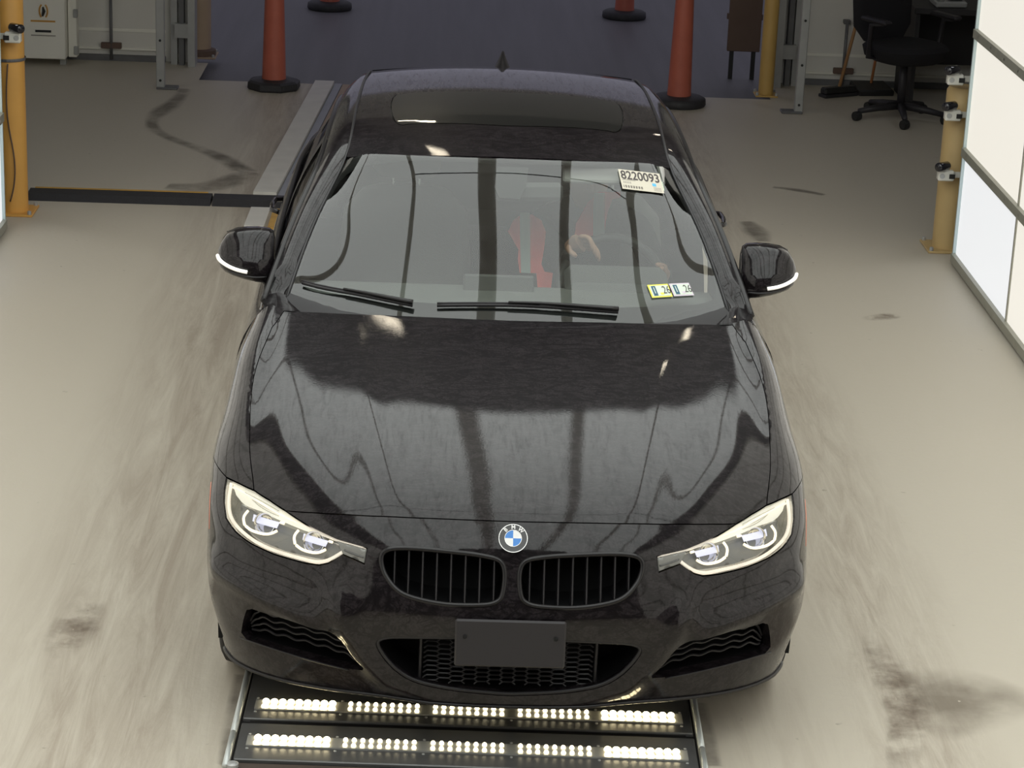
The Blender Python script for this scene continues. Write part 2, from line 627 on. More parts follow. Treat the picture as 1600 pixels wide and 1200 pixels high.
class Surf:
    def __init__(self, C, mirror=True, disp=None):
        C = np.array(C, float)                      # nv, nu, 3
        if mirror:
            L = C[:, :0:-1].copy()
            L[:, :, 0] *= -1
            C = np.concatenate([L, C], axis=1)
        self.C = C
        du = np.linalg.norm(np.diff(C, axis=1), axis=2).mean(0)
        dv = np.linalg.norm(np.diff(C, axis=0), axis=2).mean(1)
        self.ku = np.concatenate([[0], np.cumsum(du)])
        if mirror:
            self.ku -= self.ku[-1]/2
        self.kv = np.concatenate([[0], np.cumsum(dv)])
        self.Bu, self.Bv = spline_basis(self.ku), spline_basis(self.kv)
        self.umin, self.umax, self.vmax = self.ku[0], self.ku[-1], self.kv[-1]
        self.disp = disp
        self.bvh = None

    def _p(self, U, V):
        return np.einsum('ka,kb,bac->kc', self.Bu(U), self.Bv(V), self.C)

    def pn(self, U, V):
        U = np.clip(np.asarray(U, float), self.umin, self.umax)
        V = np.clip(np.asarray(V, float), 0, self.vmax)
        P = self._p(U, V)
        e = 1e-3
        tu = self._p(np.clip(U+e, self.umin, self.umax), V)-self._p(np.clip(U-e, self.umin, self.umax), V)
        tv = self._p(U, np.clip(V+e, 0, self.vmax))-self._p(U, np.clip(V-e, 0, self.vmax))
        N = np.cross(tu, tv)
        N /= np.linalg.norm(N, axis=1)[:, None]+1e-12
        if self.disp is not None:
            P = P + N*self.disp(P)[:, None]
        return P, N

    def dense(self, nu=220, nv=150):
        u = np.linspace(self.umin, self.umax, nu)
        v = np.linspace(0, self.vmax, nv)
        UU, VV = np.meshgrid(u, v)
        P, N = self.pn(UU.ravel(), VV.ravel())
        self.gu, self.gv = UU.ravel(), VV.ravel()
        self.gP = P
        tri = []
        for i in range(nv-1):
            for j in range(nu-1):
                a = i*nu+j
                tri += [(a, a+1, a+nu+1), (a, a+nu+1, a+nu)]
        self.tri = tri
        self.bvh = BVHTree.FromPolygons([tuple(p) for p in P], tri)
        return self

    def pix(self, px, py):
        """surface parameters of the point seen at a measured photo point"""
        if self.bvh is None:
            self.dense()
        o = Vector(CAM_POS - CAR_OFF)
        d = Vector(ray(px, py)).normalized()
        hit, nrm, idx, dist = self.bvh.ray_cast(o, d)
        if hit is None:
            hit, nrm, idx, dist = self.bvh.find_nearest(o + d*((Vector((0, .4, .6))-o).dot(d)))
        a, b, c = self.tri[idx]
        A, B_, C_ = (np.array(self.gP[k]) for k in (a, b, c))
        M = np.stack([B_-A, C_-A], 1)
        w = np.linalg.lstsq(M, np.array(hit)-A, rcond=None)[0]
        bc = (1-w[0]-w[1], w[0], w[1])
        return (sum(bc[i]*self.gu[k] for i, k in enumerate((a, b, c))), sum(bc[i]*self.gv[k] for i, k in enumerate((a, b, c))))

    def near(self, p):
        if self.bvh is None:
            self.dense()
        hit, nrm, idx, dist = self.bvh.find_nearest(Vector(p))
        a, b, c = self.tri[idx]
        A, B_, C_ = (np.array(self.gP[k]) for k in (a, b, c))
        w = np.linalg.lstsq(np.stack([B_-A, C_-A], 1), np.array(hit)-A, rcond=None)[0]
        bc = (1-w[0]-w[1], w[0], w[1])
        return (sum(bc[i]*self.gu[k] for i, k in enumerate((a, b, c))), sum(bc[i]*self.gv[k] for i, k in enumerate((a, b, c))))


CAR_OFF = np.array([0.004, 0.0, 0.0])


def densify(poly, step):
    out = []
    n = len(poly)
    for i in range(n):
        a, b = np.array(poly[i], float), np.array(poly[(i+1) % n], float)
        m = max(1, int(math.ceil(np.linalg.norm(b-a)/step)))
        for k in range(m):
            out.append(a+(b-a)*k/m)
    return np.array(out)


def chaikin(poly, it=2, closed=True):
    P = np.array(poly, float)
    for _ in range(it):
        Q = np.roll(P, -1, 0)
        if closed:
            P = np.stack([.75*P+.25*Q, .25*P+.75*Q], 1).reshape(-1, P.shape[1])
        else:
            a, b = P[:-1], P[1:]
            P = np.concatenate([P[:1], np.stack([.75*a+.25*b, .25*a+.75*b], 1).reshape(-1, P.shape[1]), P[-1:]])
    return P


def area2(P):
    x, y = P[:, 0], P[:, 1]
    return .5*np.sum(x*np.roll(y, -1)-np.roll(x, -1)*y)


def inset(P, d):
    """move a closed outline inwards by d (negative: outwards)"""
    P = np.array(P, float)
    keep = np.linalg.norm(P-np.roll(P, 1, 0), axis=1) > 1e-6
    P = P[keep]
    s = 1 if area2(P) > 0 else -1
    a = P-np.roll(P, 1, 0)
    b = np.roll(P, -1, 0)-P
    na = np.stack([-a[:, 1], a[:, 0]], 1)/np.linalg.norm(a, axis=1)[:, None]
    nb = np.stack([-b[:, 1], b[:, 0]], 1)/np.linalg.norm(b, axis=1)[:, None]
    m = na+nb
    l = np.linalg.norm(m, axis=1)
    m = m/np.maximum(l, .3)[:, None]
    c = np.clip(np.sum(m*na, 1), .5, 1)
    return P + s*d*m/c[:, None]


def inside(poly, pts):
    poly = np.asarray(poly)
    x, y = pts[:, 0], pts[:, 1]
    r_ = np.zeros(len(pts), bool)
    n = len(poly)
    for i in range(n):
        x1, y1 = poly[i]
        x2, y2 = poly[(i+1) % n]
        if y1 == y2:
            continue
        c = ((y1 > y) != (y2 > y)) & (x < (x2-x1)*(y-y1)/(y2-y1)+x1)
        r_ ^= c
    return r_


def dist_poly(poly, pts):
    a = np.asarray(poly)
    b = np.roll(a, -1, 0)
    best = np.full(len(pts), 1e9)
    for i in range(len(a)):
        d = b[i]-a[i]
        L = d@d+1e-12
        t = np.clip(((pts-a[i])@d)/L, 0, 1)
        q = pts-(a[i]+t[:, None]*d)
        best = np.minimum(best, np.einsum('ij,ij->i', q, q))
    return np.sqrt(best)


def tri_region(outline, holes, step):
    out = densify(outline, step)
    hs = [densify(h, step) for h in holes]
    lo, hi = out.min(0), out.max(0)
    gx = np.arange(lo[0], hi[0], step)
    gy = np.arange(lo[1], hi[1], step*.95)
    G = np.stack(np.meshgrid(gx, gy), -1)
    G[1::2, :, 0] += step*.5
    G = G.reshape(-1, 2)
    ok = inside(out, G)
    for h in hs:
        ok &= ~inside(h, G)
    G = G[ok]
    ok = dist_poly(out, G) > step*.5
    for h in hs:
        ok &= dist_poly(h, G) > step*.5
    G = G[ok]
    pts, edges, loops = [], [], []
    for L in [out]+hs:
        s = len(pts)
        pts += [Vector(p) for p in L]
        edges += [(s+i, s+(i+1) % len(L)) for i in range(len(L))]
    pts += [Vector(p) for p in G]
    V, E_, F, ov, oe, of = delaunay_2d_cdt(pts, edges, [], 0, 1e-7)
    V = np.array([tuple(v) for v in V])
    F = np.array([f for f in F if len(f) == 3])
    cen = V[F].mean(1)
    ok = inside(out, cen)
    for h in hs:
        ok &= ~inside(h, cen)
    F = F[ok]
    a = V[F]
    cr = (a[:, 1, 0]-a[:, 0, 0])*(a[:, 2, 1]-a[:, 0, 1])-(a[:, 1, 1]-a[:, 0, 1])*(a[:, 2, 0]-a[:, 0, 0])
    F[cr < 0] = F[cr < 0][:, ::-1]
    return V, F, [out]+hs


def panel(name, S, outline, material, parent, holes=(), step=.02, thick=.012, off=0.0, gap=.0, hole_thick=None):
    """a sheet cut out of the spline surface S, its edges folded inwards by thick"""
    ol = np.array(outline, float)
    if gap:
        ol = inset(densify(ol, step), gap)
    V, F, loops = tri_region(ol, holes, step)
    P, N = S.pn(V[:, 0], V[:, 1])
    P = P + off*N
    verts = [tuple(p) for p in P]
    faces = [tuple(f) for f in F]
    if thick:
        for k, L in enumerate(loops):
            t = thick if (k == 0 or hole_thick is None) else hole_thick
            p, n = S.pn(L[:, 0], L[:, 1])
            p = p + off*n
            s = len(verts)
            m = len(L)
            verts += [tuple(q) for q in p]+[tuple(q) for q in p-n*t*.3]+[tuple(q) for q in p-n*t]
            flip = (area2(L) > 0)
            if k > 0:
                flip = not flip
            for r_ in range(2):
                for i in range(m):
                    j = (i+1) % m
                    q = (s+r_*m+i, s+r_*m+j, s+(r_+1)*m+j, s+(r_+1)*m+i)
                    faces.append(q[::-1] if flip else q)
    o = make(name, verts, faces, material, parent, smooth=True, angle=R(50))
    return o


def mir(poly):
    return [(-u, v) for u, v in poly][::-1]


# ---------------------------------------------------------------- car materials
def mat_paint():
    m = bpy.data.materials.new('black_paint')
    m.use_nodes = True
    nt = m.node_tree
    b = nt.nodes['Principled BSDF']
    b.inputs['Metallic'].default_value = 0
    b.inputs['Specular IOR Level'].default_value = .08
    b.inputs['Coat Weight'].default_value = 1
    b.inputs['Coat IOR'].default_value = 1.40
    # run-off film: streaks drawn along the car, dust between them
    st = noise_fac(nt, 7, (5.5, .8, 2.5), 8, .68, (0, 0, R(18)), 1.2)
    st2 = noise_fac(nt, 9, (7, .9, 3), 7, .7, (0, 0, R(-24)), 1.5)
    fine = noise_fac(nt, 160, (1, 1, 1), 3, .6)
    vein = noise_fac(nt, 4.0, (1.3, 3.6, 2), 4, .6, (0, 0, R(14)), 1.1)
    vd = ramp(nt, math_node(nt, 'ABSOLUTE', math_node(nt, 'SUBTRACT', vein, .5)), .003, .045)
    vein2 = noise_fac(nt, 9, (1.2, 3.0, 2), 4, .62, (0, 0, R(-12)), 1.3)
    vd2 = ramp(nt, math_node(nt, 'ABSOLUTE', math_node(nt, 'SUBTRACT', vein2, .5)), .006, .05)
    f1 = math_node(nt, 'MULTIPLY', ramp(nt, st, .34, .66), ramp(nt, st2, .28, .66))
    film = math_node(nt, 'MULTIPLY', math_node(nt, 'MULTIPLY', vd, vd2), math_node(nt, 'ADD', math_node(nt, 'MULTIPLY', f1, .45), .55))
    film = math_node(nt, 'MULTIPLY', film, ramp(nt, fine, .25, .60))
    col = mix_col(nt, film, (.0040, .0030, .0038), (.0255, .021, .0235))
    cwt = math_node(nt, 'SUBTRACT', 1.0, math_node(nt, 'MULTIPLY', ramp(nt, st, .42, .62), math_node(nt, 'MULTIPLY', ramp(nt, st2, .35, .65), .38)))
    nt.links.new(cwt, b.inputs['Coat Weight'])
    nt.links.new(col, b.inputs['Base Color'])
    b.inputs['Roughness'].default_value = .35
    cr = math_node(nt, 'ADD', math_node(nt, 'MULTIPLY', film, .05), .012)
    nt.links.new(cr, b.inputs['Coat Roughness'])
    bp = nt.nodes.new('ShaderNodeBump')
    bp.inputs['Strength'].default_value = .025
    bp.inputs['Distance'].default_value = .002
    nt.links.new(fine, bp.inputs['Height'])
    nt.links.new(bp.outputs[0], b.inputs['Coat Normal'])
    MATS['black_paint'] = m


mat_paint()


def mat_glass(name, tint, ior, rough=0.0, haze=None):
    m = bpy.data.materials.new(name)
    m.use_nodes = True
    nt = m.node_tree
    nt.nodes.remove(nt.nodes['Principled BSDF'])
    out = nt.nodes['Material Output']
    t = nd(nt, 'ShaderNodeBsdfTransparent', i_Color=(*tint, 1))
    g = nd(nt, 'ShaderNodeBsdfGlossy', i_Roughness=rough)
    fr = nd(nt, 'ShaderNodeFresnel', i_IOR=ior)
    mx = nt.nodes.new('ShaderNodeMixShader')
    nt.links.new(fr.outputs[0], mx.inputs[0])
    nt.links.new(t.outputs[0], mx.inputs[1])
    nt.links.new(g.outputs[0], mx.inputs[2])
    last = mx.outputs[0]
    if haze:
        d = nd(nt, 'ShaderNodeBsdfDiffuse', i_Color=(.5, .5, .48, 1))
        nz = noise_fac(nt, haze[1], haze[2] if len(haze) > 2 else (1, 1, 1), 6, .65, (0, 0, R(20)), 1.0)
        f = math_node(nt, 'MULTIPLY', ramp(nt, nz, .45, .75), haze[0])
        m2 = nt.nodes.new('ShaderNodeMixShader')
        nt.links.new(f, m2.inputs[0])
        nt.links.new(last, m2.inputs[1])
        nt.links.new(d.outputs[0], m2.inputs[2])
        last = m2.outputs[0]
    nt.links.new(last, out.inputs[0])
    MATS[name] = m


mat_glass('windscreen_glass', (.88, .93, .89), 1.80, 0, (.02, 3, (1, 3, 1)))
mat_glass('side_glass', (.30, .33, .32), 1.6)
mat_glass('lens_clear', (.97, .97, .97), 1.45)
mat('roof_glass', (.010, .010, .009), .3, coat=.6, coat_rough=.02, spec=.2)
mat('gloss_black', (.009, .008, .009), .4, coat=.35, coat_rough=.12, spec=.3)
mat('trim_black', (.018, .017, .019), .42)
mat('grille_black', (.011, .010, .012), .4, coat=.3, coat_rough=.2)
mat('intake_black', (.005, .005, .0055), .7, spec=.1)
mat('bracket_black', (.024, .022, .025), .55)
mat('frit', (.012, .012, .012), .5)
mat('chrome', (.78, .78, .76), .12, metal=1)
mat('lamp_silver', (.66, .66, .63), .22, metal=.85)
mat('lamp_dark', (.24, .245, .24), .35, metal=.3)
mat('lamp_brow', (.82, .80, .70), .35, emit=(1, .97, .82), estr=.40)
mat('lamp_rim', (.9, .85, .75), .3, emit=(1.0, .90, .74), estr=.6)
mat('lamp_ring', (1, .95, .85), .3, emit=(1.0, .88, .62), estr=1.1)
mat('lamp_led', (.85, .85, 1), .15, emit=(.72, .76, 1.0), estr=.5)
mat('reflector_red', (.65, .16, .08), .3, coat=.5, emit=(1, .25, .12), estr=.12)
mat('blinker_white', (.95, .93, .88), .25, emit=(1, .97, .9), estr=.45)
mat('rubber_tire', (.018, .018, .018), .8, bump=(120, .3))
mat('rim_silver', (.35, .35, .36), .3, metal=.9)
mat('disc_steel', (.3, .3, .3), .35, metal=.9)
mat('under_black', (.008, .008, .008), .9)
mat('tail_red', (.35, .01, .01), .2, coat=.8)
mat('badge_white', (.8, .8, .8), .3, coat=.5)
mat('badge_blue', (.02, .20, .62), .3, coat=.5)
mat('badge_black', (.02, .02, .022), .3, coat=.5)
mat('badge_ring', (.7, .7, .68), .2, metal=.9)
mat('dash_grey', (.20, .205, .195), .7, noise=(8, .15))
mat('dash_dark', (.11, .112, .108), .6)
mat('seat_leather', (.22, .215, .205), .6, bump=(120, .1))
mat('wheel_leather', (.045, .047, .045), .5)
mat('liner_grey', (.36, .35, .33), .8)

# ---------------------------------------------------------------- the car: front surface
ROWS = [
 [(0,.070,.195),(.20,.075,.195),(.40,.105,.195),(.53,.145,.19),(.64,.195,.185),(.735,.265,.178),(.795,.335,.172),(.815,.372,.170),(.832,.41,.170),(.842,.445,.172)],
 [(0,.045,.285),(.20,.050,.285),(.40,.080,.285),(.54,.128,.28),(.66,.178,.28),(.755,.243,.28),(.815,.313,.28),(.838,.35,.28),(.856,.388,.28),(.866,.42,.285)],
 [(0,.020,.38),(.20,.025,.38),(.40,.055,.38),(.55,.105,.375),(.675,.17,.37),(.77,.24,.37),(.83,.31,.37),(.852,.34,.37),(.872,.375,.37),(.884,.405,.37)],
 [(0,.003,.46),(.20,.008,.46),(.40,.036,.46),(.56,.085,.46),(.685,.155,.455),(.78,.23,.455),(.842,.305,.455),(.866,.345,.455),(.883,.39,.455),(.894,.43,.455)],
 [(0,.015,.525),(.20,.019,.525),(.40,.048,.525),(.565,.105,.525),(.69,.18,.525),(.785,.26,.525),(.847,.34,.53),(.87,.39,.535),(.888,.44,.54),(.899,.485,.545)],
 [(0,.048,.595),(.20,.053,.595),(.40,.080,.595),(.57,.14,.59),(.693,.215,.59),(.787,.295,.59),(.85,.385,.595),(.875,.44,.60),(.893,.50,.61),(.903,.55,.615)],
 [(0,.078,.665),(.20,.083,.665),(.40,.112,.662),(.57,.18,.655),(.695,.265,.65),(.79,.355,.65),(.852,.45,.655),(.878,.51,.658),(.897,.585,.662),(.906,.65,.665)],
 [(0,.130,.733),(.20,.136,.733),(.40,.172,.726),(.57,.25,.713),(.69,.335,.708),(.785,.43,.713),(.85,.53,.717),(.88,.60,.712),(.901,.68,.703),(.909,.76,.692)],
 [(0,.205,.773),(.20,.211,.773),(.40,.247,.768),(.57,.325,.757),(.69,.415,.752),(.785,.515,.757),(.845,.62,.765),(.882,.71,.75),(.903,.79,.72),(.909,.86,.682)],
 [(0,.320,.812),(.20,.326,.812),(.40,.36,.809),(.57,.435,.802),(.69,.52,.799),(.78,.625,.803),(.84,.74,.812),(.883,.83,.775),(.902,.90,.71),(.909,.97,.63)],
 [(0,.520,.857),(.20,.525,.858),(.40,.555,.857),(.57,.615,.852),(.69,.69,.848),(.775,.775,.850),(.835,.87,.856),(.882,.95,.80),(.903,1.01,.68),(.907,1.07,.535)],
 [(0,.770,.900),(.20,.774,.902),(.40,.795,.902),(.57,.835,.898),(.685,.885,.895),(.765,.94,.897),(.826,1.0,.902),(.876,1.05,.835),(.903,1.1,.63),(.902,1.135,.36)],
 [(0,1.03,.940),(.20,1.033,.942),(.40,1.045,.943),(.565,1.065,.941),(.68,1.09,.940),(.752,1.115,.943),(.812,1.14,.948),(.870,1.165,.87),(.905,1.18,.64),(.868,1.2,.30)],
 [(0,1.31,.980),(.20,1.31,.982),(.40,1.31,.984),(.56,1.31,.985),(.67,1.31,.987),(.742,1.31,.99),(.80,1.31,.988),(.860,1.31,.895),(.904,1.31,.66),(.842,1.31,.22)],
]


def seg_dist(x, z, pl):
    best = np.full(x.shape, 1e9)
    for (x1, z1), (x2, z2) in zip(pl[:-1], pl[1:]):
        dx, dz = x2-x1, z2-z1
        t = np.clip(((x-x1)*dx+(z-z1)*dz)/(dx*dx+dz*dz), 0, 1)
        best = np.minimum(best, np.hypot(x-(x1+t*dx), z-(z1+t*dz)))
    return best


def front_disp(P):
    x, y, z = np.abs(P[:, 0]), P[:, 1], P[:, 2]
    front = 1/(1+np.exp((z-.70)/.012))
    d = np.zeros(len(x))
    # the blade that runs from beside the grille down to the lower lip
    b = seg_dist(x, z, [(.50, .50), (.46, .42), (.405, .33), (.34, .255), (.22, .215), (0, .20)])
    d += .016*np.exp(-(b/.035)**2)*front
    # brow above the outer intakes
    b = seg_dist(x, z, [(.86, .475), (.78, .475), (.66, .45), (.55, .415)])
    d += .013*np.exp(-(b/.025)**2)*front
    # hollow between the brow and the headlamp
    b = seg_dist(x, z, [(.52, .50), (.66, .52), (.80, .53)])
    d -= .010*np.exp(-(b/.04)**2)*front
    # hood creases: two long ribs running from the kidneys towards the screen
    xr = .34+.20*np.clip((y-.15)/1.15, 0, 1)
    top = 1/(1+np.exp(-(z-.75)/.015))*np.clip((1.32-y)/.3, 0, 1)
    d += .004*np.exp(-((x-xr)/.05)**2)*top
    d -= .003*np.exp(-((x-xr-.11)/.05)**2)*top
    return d


FS = Surf(ROWS, True, front_disp).dense(260, 190)

car = empty('car', (CAR_OFF[0], 0, 0))
tag(car, 'black wet four-door sedan with lit headlights and twin-kidney grille', 'car')


def pxs(S, pts):
    return [S.pix(*p) for p in pts]


# outlines measured on the right half (car x > 0), mirrored afterwards
v_hood = FS.pix(803, 815)[1]
hood_front = [(0, v_hood)] + pxs(FS, [(870, 816.5), (930, 817.5), (1000, 818.5), (1060, 819), (1110, 819), (1150, 818.5)])
lamp_top = pxs(FS, [(1150, 818.5), (1175, 803), (1198, 789)])
lamp_tip = FS.pix(1238, 771.5)
lamp_mid = FS.pix(1219, 780)
hood_side = pxs(FS, [(1198, 789), (1202, 750), (1204, 710), (1201, 647), (1190, 591), (1165, 535)])
u_top = hood_side[-1][0]
v_rear = FS.vmax-.012
hood_side = [tuple(p) for p in chaikin(hood_side, 2, False)] + [(u_top-.03, v_rear-.05), (u_top-.045, v_rear)]
hood_half = hood_front + lamp_top[1:-1] + hood_side
hood_poly = hood_half + [(-u, v) for u, v in hood_half[::-1][:-1]]
hood_poly = [p for i, p in enumerate(hood_poly) if i == 0 or np.hypot(p[0]-hood_poly[i-1][0], p[1]-hood_poly[i-1][1]) > 1e-5]
hood = panel('hood', FS, hood_poly, 'black_paint', car, step=.022, thick=.018, gap=.0022)

# headlamp opening
lamp_poly_px = [(1238, 771.5), (1241, 790), (1241.5, 810), (1238, 835), (1224, 855), (1201, 872), (1166, 887), (1122, 897.5), (1098, 900), (1084, 896),
                (1064, 881), (1030, 894), (1027, 869.5), (1073, 859), (1112, 842), (1150, 818.5), (1175, 803), (1198, 789), (1219, 780)]
lamp_poly = pxs(FS, lamp_poly_px)

v_seam = FS.kv[7]-.004
seam = [(FS.umax, v_seam), ((FS.umax+lamp_tip[0])/2, (v_seam+lamp_tip[1])/2+.006), lamp_tip]
# bumper: bottom -> wheel arch -> seam -> around the lamp -> hood edge
vmin_bot = .004
bump_half = [(u, vmin_bot) for u in np.linspace(0, FS.umax, 14)]
bump_half += [(FS.umax, v) for v in np.linspace(vmin_bot, v_seam, 12)][1:]
bump_half += seam[1:]
bump_half += lamp_poly[1:16] + hood_front[::-1][1:]
bump_poly = bump_half + [(-u, v) for u, v in bump_half[::-1]]
bump_poly = [p for i, p in enumerate(bump_poly) if i == 0 or np.hypot(p[0]-bump_poly[i-1][0], p[1]-bump_poly[i-1][1]) > 1e-4]

kid_px = [(820, 873), (846, 868.5), (874, 866), (936, 863), (972, 863), (994, 866), (1005, 873), (1008, 884), (1005, 898), (999, 912), (983, 932), (961, 944), (905, 953),
          (860, 952), (830, 949), (815, 941), (810, 928), (808, 903), (811, 884)]
kid = chaikin(pxs(FS, kid_px), 2)
mid_px = [(797, 998), (880, 1000), (960, 1004), (988, 1006), (1003, 1012), (1003, 1022), (990, 1040), (965, 1063), (930, 1078), (880, 1085), (800, 1088)]
mid_h = chaikin(pxs(FS, mid_px), 2, False)
mid = [tuple(p) for p in mid_h]
mid[0] = (0, mid[0][1])
mid[-1] = (0, mid[-1][1])
mid = mid + [(-u, v) for u, v in mid[::-1][1:-1]]
out_px = [(1199, 971), (1170, 980), (1130, 990), (1092, 1000), (1066, 1007), (1053, 1018), (1036, 1040), (1012, 1061), (1040, 1059), (1100, 1046), (1160, 1031), (1204, 1018), (1203, 990)]
outer = chaikin(pxs(FS, out_px), 1)

bumper = panel('bumper', FS, bump_poly, 'black_paint', car, holes=[kid, kid[::-1]*[-1, 1], mid, outer, outer[::-1]*[-1, 1]],
               step=.02, thick=.02, gap=.002, hole_thick=.03)

# fenders
fen = seam[::-1] + [(FS.umax, v) for v in np.linspace(v_seam, FS.vmax, 14)][1:] + \
    [(u, FS.vmax) for u in np.linspace(FS.umax, u_top-.045, 8)][1:] + hood_side[::-1] + [lamp_mid]
for s in (1, -1):
    panel('fender', FS, fen if s > 0 else mir(fen), 'black_paint', car, step=.022, thick=.018, gap=.0022)


def recess(name, S, loop, depth, material, parent, direction=(0, 1, .05), back=True, step=.05, start=.012):
    """walls that run back from an opening, with a closed back"""
    L = densify(loop, .02)
    P, N = S.pn(L[:, 0], L[:, 1])
    P = P-N*start
    D = np.array(direction, float)
    m = len(P)
    cen = P.mean(0)
    Q = P+D*depth
    Q = cen+D*depth+(Q-cen-D*depth)*.93
    Qf = Q.copy()
    verts = [tuple(p) for p in P]+[tuple(q) for q in Qf]
    faces = [(i, (i+1) % m, m+(i+1) % m, m+i) for i in range(m)]
    if area2(L) < 0:
        faces = [f[::-1] for f in faces]
    faces = [f[::-1] for f in faces]
    if back:
        V, F, lp = tri_region(L, [], step)
        p, n = S.pn(V[:, 0], V[:, 1])
        p = p-n*start
        q = cen+D*depth+(p-cen)*.93
        s = len(verts)
        verts += [tuple(k) for k in q]
        faces += [tuple(s+i for i in f) for f in F]
    return make(name, verts, faces, material, parent, smooth=True, angle=R(40))


def rim_tube(name, S, loop, r_, off, material, parent, n=8, step=.012, flat=None):
    L = densify(loop, step)
    P, N = S.pn(L[:, 0], L[:, 1])
    P = P+N*off
    return MB().tube([tuple(p) for p in P], r_, n, closed=True, flat=flat).build(name, material, parent, smooth=True)


def v_span(loop, u):
    L = np.asarray(loop)
    vs = []
    for i in range(len(L)):
        a, b = L[i], L[(i+1) % len(L)]
        if (a[0]-u)*(b[0]-u) < 0:
            vs.append(a[1]+(b[1]-a[1])*(u-a[0])/(b[0]-a[0]))
    return (min(vs), max(vs)) if len(vs) >= 2 else None


# kidney grilles
for s in (1, -1):
    loop = kid if s > 0 else kid[::-1]*[-1, 1]
    g = recess('grille', FS, loop, .10, 'intake_black', car)
    fr = rim_tube('grille_frame', FS, inset(densify(loop, .01), .005), .0075, -.003, 'gloss_black', g)
    u0, u1 = loop[:, 0].min(), loop[:, 0].max()
    for k in range(8):
        f = (k+.85)/8.9 if s > 0 else 1-(k+.85)/8.9
        # slats measured from the inner edge outwards
        u = (u0+(u1-u0)*f)
        sp_ = v_span(loop, u)
        vv = np.linspace(sp_[0]+.004, sp_[1]-.004, 9)
        P, N = FS.pn(np.full(9, u), vv)
        P = P-N*.010
        mb = MB()
        rows = []
        for p in P:
            p = np.array(p)
            ring = [(-.0035, .040), (-.0038, .008), (-.002, .001), (0, -.001), (.002, .001), (.0038, .008), (.0035, .040)]
            rows.append([(p[0]+a, p[1]+b, p[2]) for a, b in ring])
        mb.grid(rows)
        mb.build('slat', 'grille_black', g, smooth=True)

# lower centre intake with honeycomb mesh
ci = recess('lower_intake', FS, mid, .12, 'intake_black', car)
rim_tube('intake_edge', FS, inset(densify(mid, .01), .004), .006, -.006, 'trim_black', ci, flat=1)
hb = MB()
cw, chh = .037, .0172
ul, ur = -.238, .238
vlo, vhi = min(p[1] for p in mid)+.012, max(p[1] for p in mid)-.004


def on_fs(u, v, depth):
    P, N = FS.pn(np.array([u]), np.array([v]))
    return P[0]-N[0]*depth


nr = int((vhi-vlo)/chh)+1
for i in range(nr):
    for j in range(-9, 10):
        u0 = j*cw
        v0 = vlo+i*chh+(chh/2 if j % 2 else 0)
        hexp = [(u0-cw*.62, v0), (u0-cw*.36, v0+chh/2), (u0+cw*.36, v0+chh/2), (u0+cw*.62, v0)]
        if abs(u0) > ur or v0+chh/2 > vhi:
            continue
        pts = [on_fs(a, b, .035) for a, b in hexp]
        for a, b in zip(pts[:-1], pts[1:]):
            hb.tube([a, b], .0026, 4, cap=False)
o = hb.build('honeycomb_mesh', 'trim_black', ci)
o['kind'] = 'stuff'
for u in (-.254, .254):
    MB().tube([on_fs(u, v, .035) for v in np.linspace(vlo, vhi, 6)], .005, 6).build('mesh_frame', 'trim_black', ci)

# outer intakes with wavy bars
for s in (1, -1):
    loop = outer if s > 0 else outer[::-1]*[-1, 1]
    oi = recess('side_intake', FS, loop, .10, 'intake_black', car)
    ur0, ur1 = loop[:, 0].min(), loop[:, 0].max()
    for k in range(4):
        line = []
        for t in np.linspace(.04, .96, 40):
            u = ur0+(ur1-ur0)*t
            sp_ = v_span(loop, u)
            if sp_ is None or sp_[1]-sp_[0] < .02:
                continue
            vv = sp_[0]+(sp_[1]-sp_[0])*(.28+.17*k)
            line.append(on_fs(u, vv+.004*math.sin(t*40), .03))
        if len(line) > 3:
            MB().tube(line, .0035, 5).build('bar', 'trim_black', oi)
    # bright lower sill edge of the intake
    line = [on_fs(u, v, -.001) for u, v in [p for p in (pxs(FS, [(1204, 1019), (1160, 1032), (1100, 1047.5), (1040, 1060)]) if s > 0 else [(-a, b) for a, b in pxs(FS, [(1204, 1019), (1160, 1032), (1100, 1047.5), (1040, 1060)])])]]
    MB().tube(curve(line, 14), .003, 6).build('sill_edge', 'gloss_black', oi, smooth=True)

# licence plate bracket: flat plate in front of the bumper
def front_plate(pxq, y, th):
    return [on_y(px_, py_, y)-CAR_OFF for px_, py_ in pxq]


pb = MB()
bx0, bx1, bz0, bz1 = -.156, .156, .357, .497
pb.box((0, 0, 0), (bx1-bx0, .012, bz1-bz0), bevel=.005)
brk = pb.build('plate_bracket', 'bracket_black', car, loc=((bx0+bx1)/2, -.022, (bz0+bz1)/2), rot=(R(-4), 0, 0))
for sx in (-1, 1):
    MB().lathe([(.006, 0), (.006, -.004), (.003, -.005)], axis='Y', n=10).build('screw', 'under_black', brk, loc=(sx*.128, -.006, .02), smooth=False)
MB().box((0, .027, 0), (.22, .04, .10)).build('bracket_mount', 'under_black', brk)

# splitter strip below the lip
lp = [on_fs(u, .006, -.002) for u in np.linspace(-FS.umax*.98, FS.umax*.98, 40)]
MB().tube(lp, .006, 6).build('lip_edge', 'gloss_black', car, smooth=True)
# ---------------------------------------------------------------- headlamps
def lamp_point(u, v, d, s):
    P, N = FS.pn(np.array([u]), np.array([v]))
    p = P[0]-N[0]*d
    return np.array([s*p[0], p[1], p[2]])


mat('strip_grey', (.30, .30, .28), .3, metal=.4)
lamp_cl = np.array(lamp_poly)
Ld = densify(inset(densify(lamp_cl, .01), .003), .01)


def lamp_inner(px_, py_, d=.03):
    u, v = FS.pix(px_, py_)
    return u, v, d


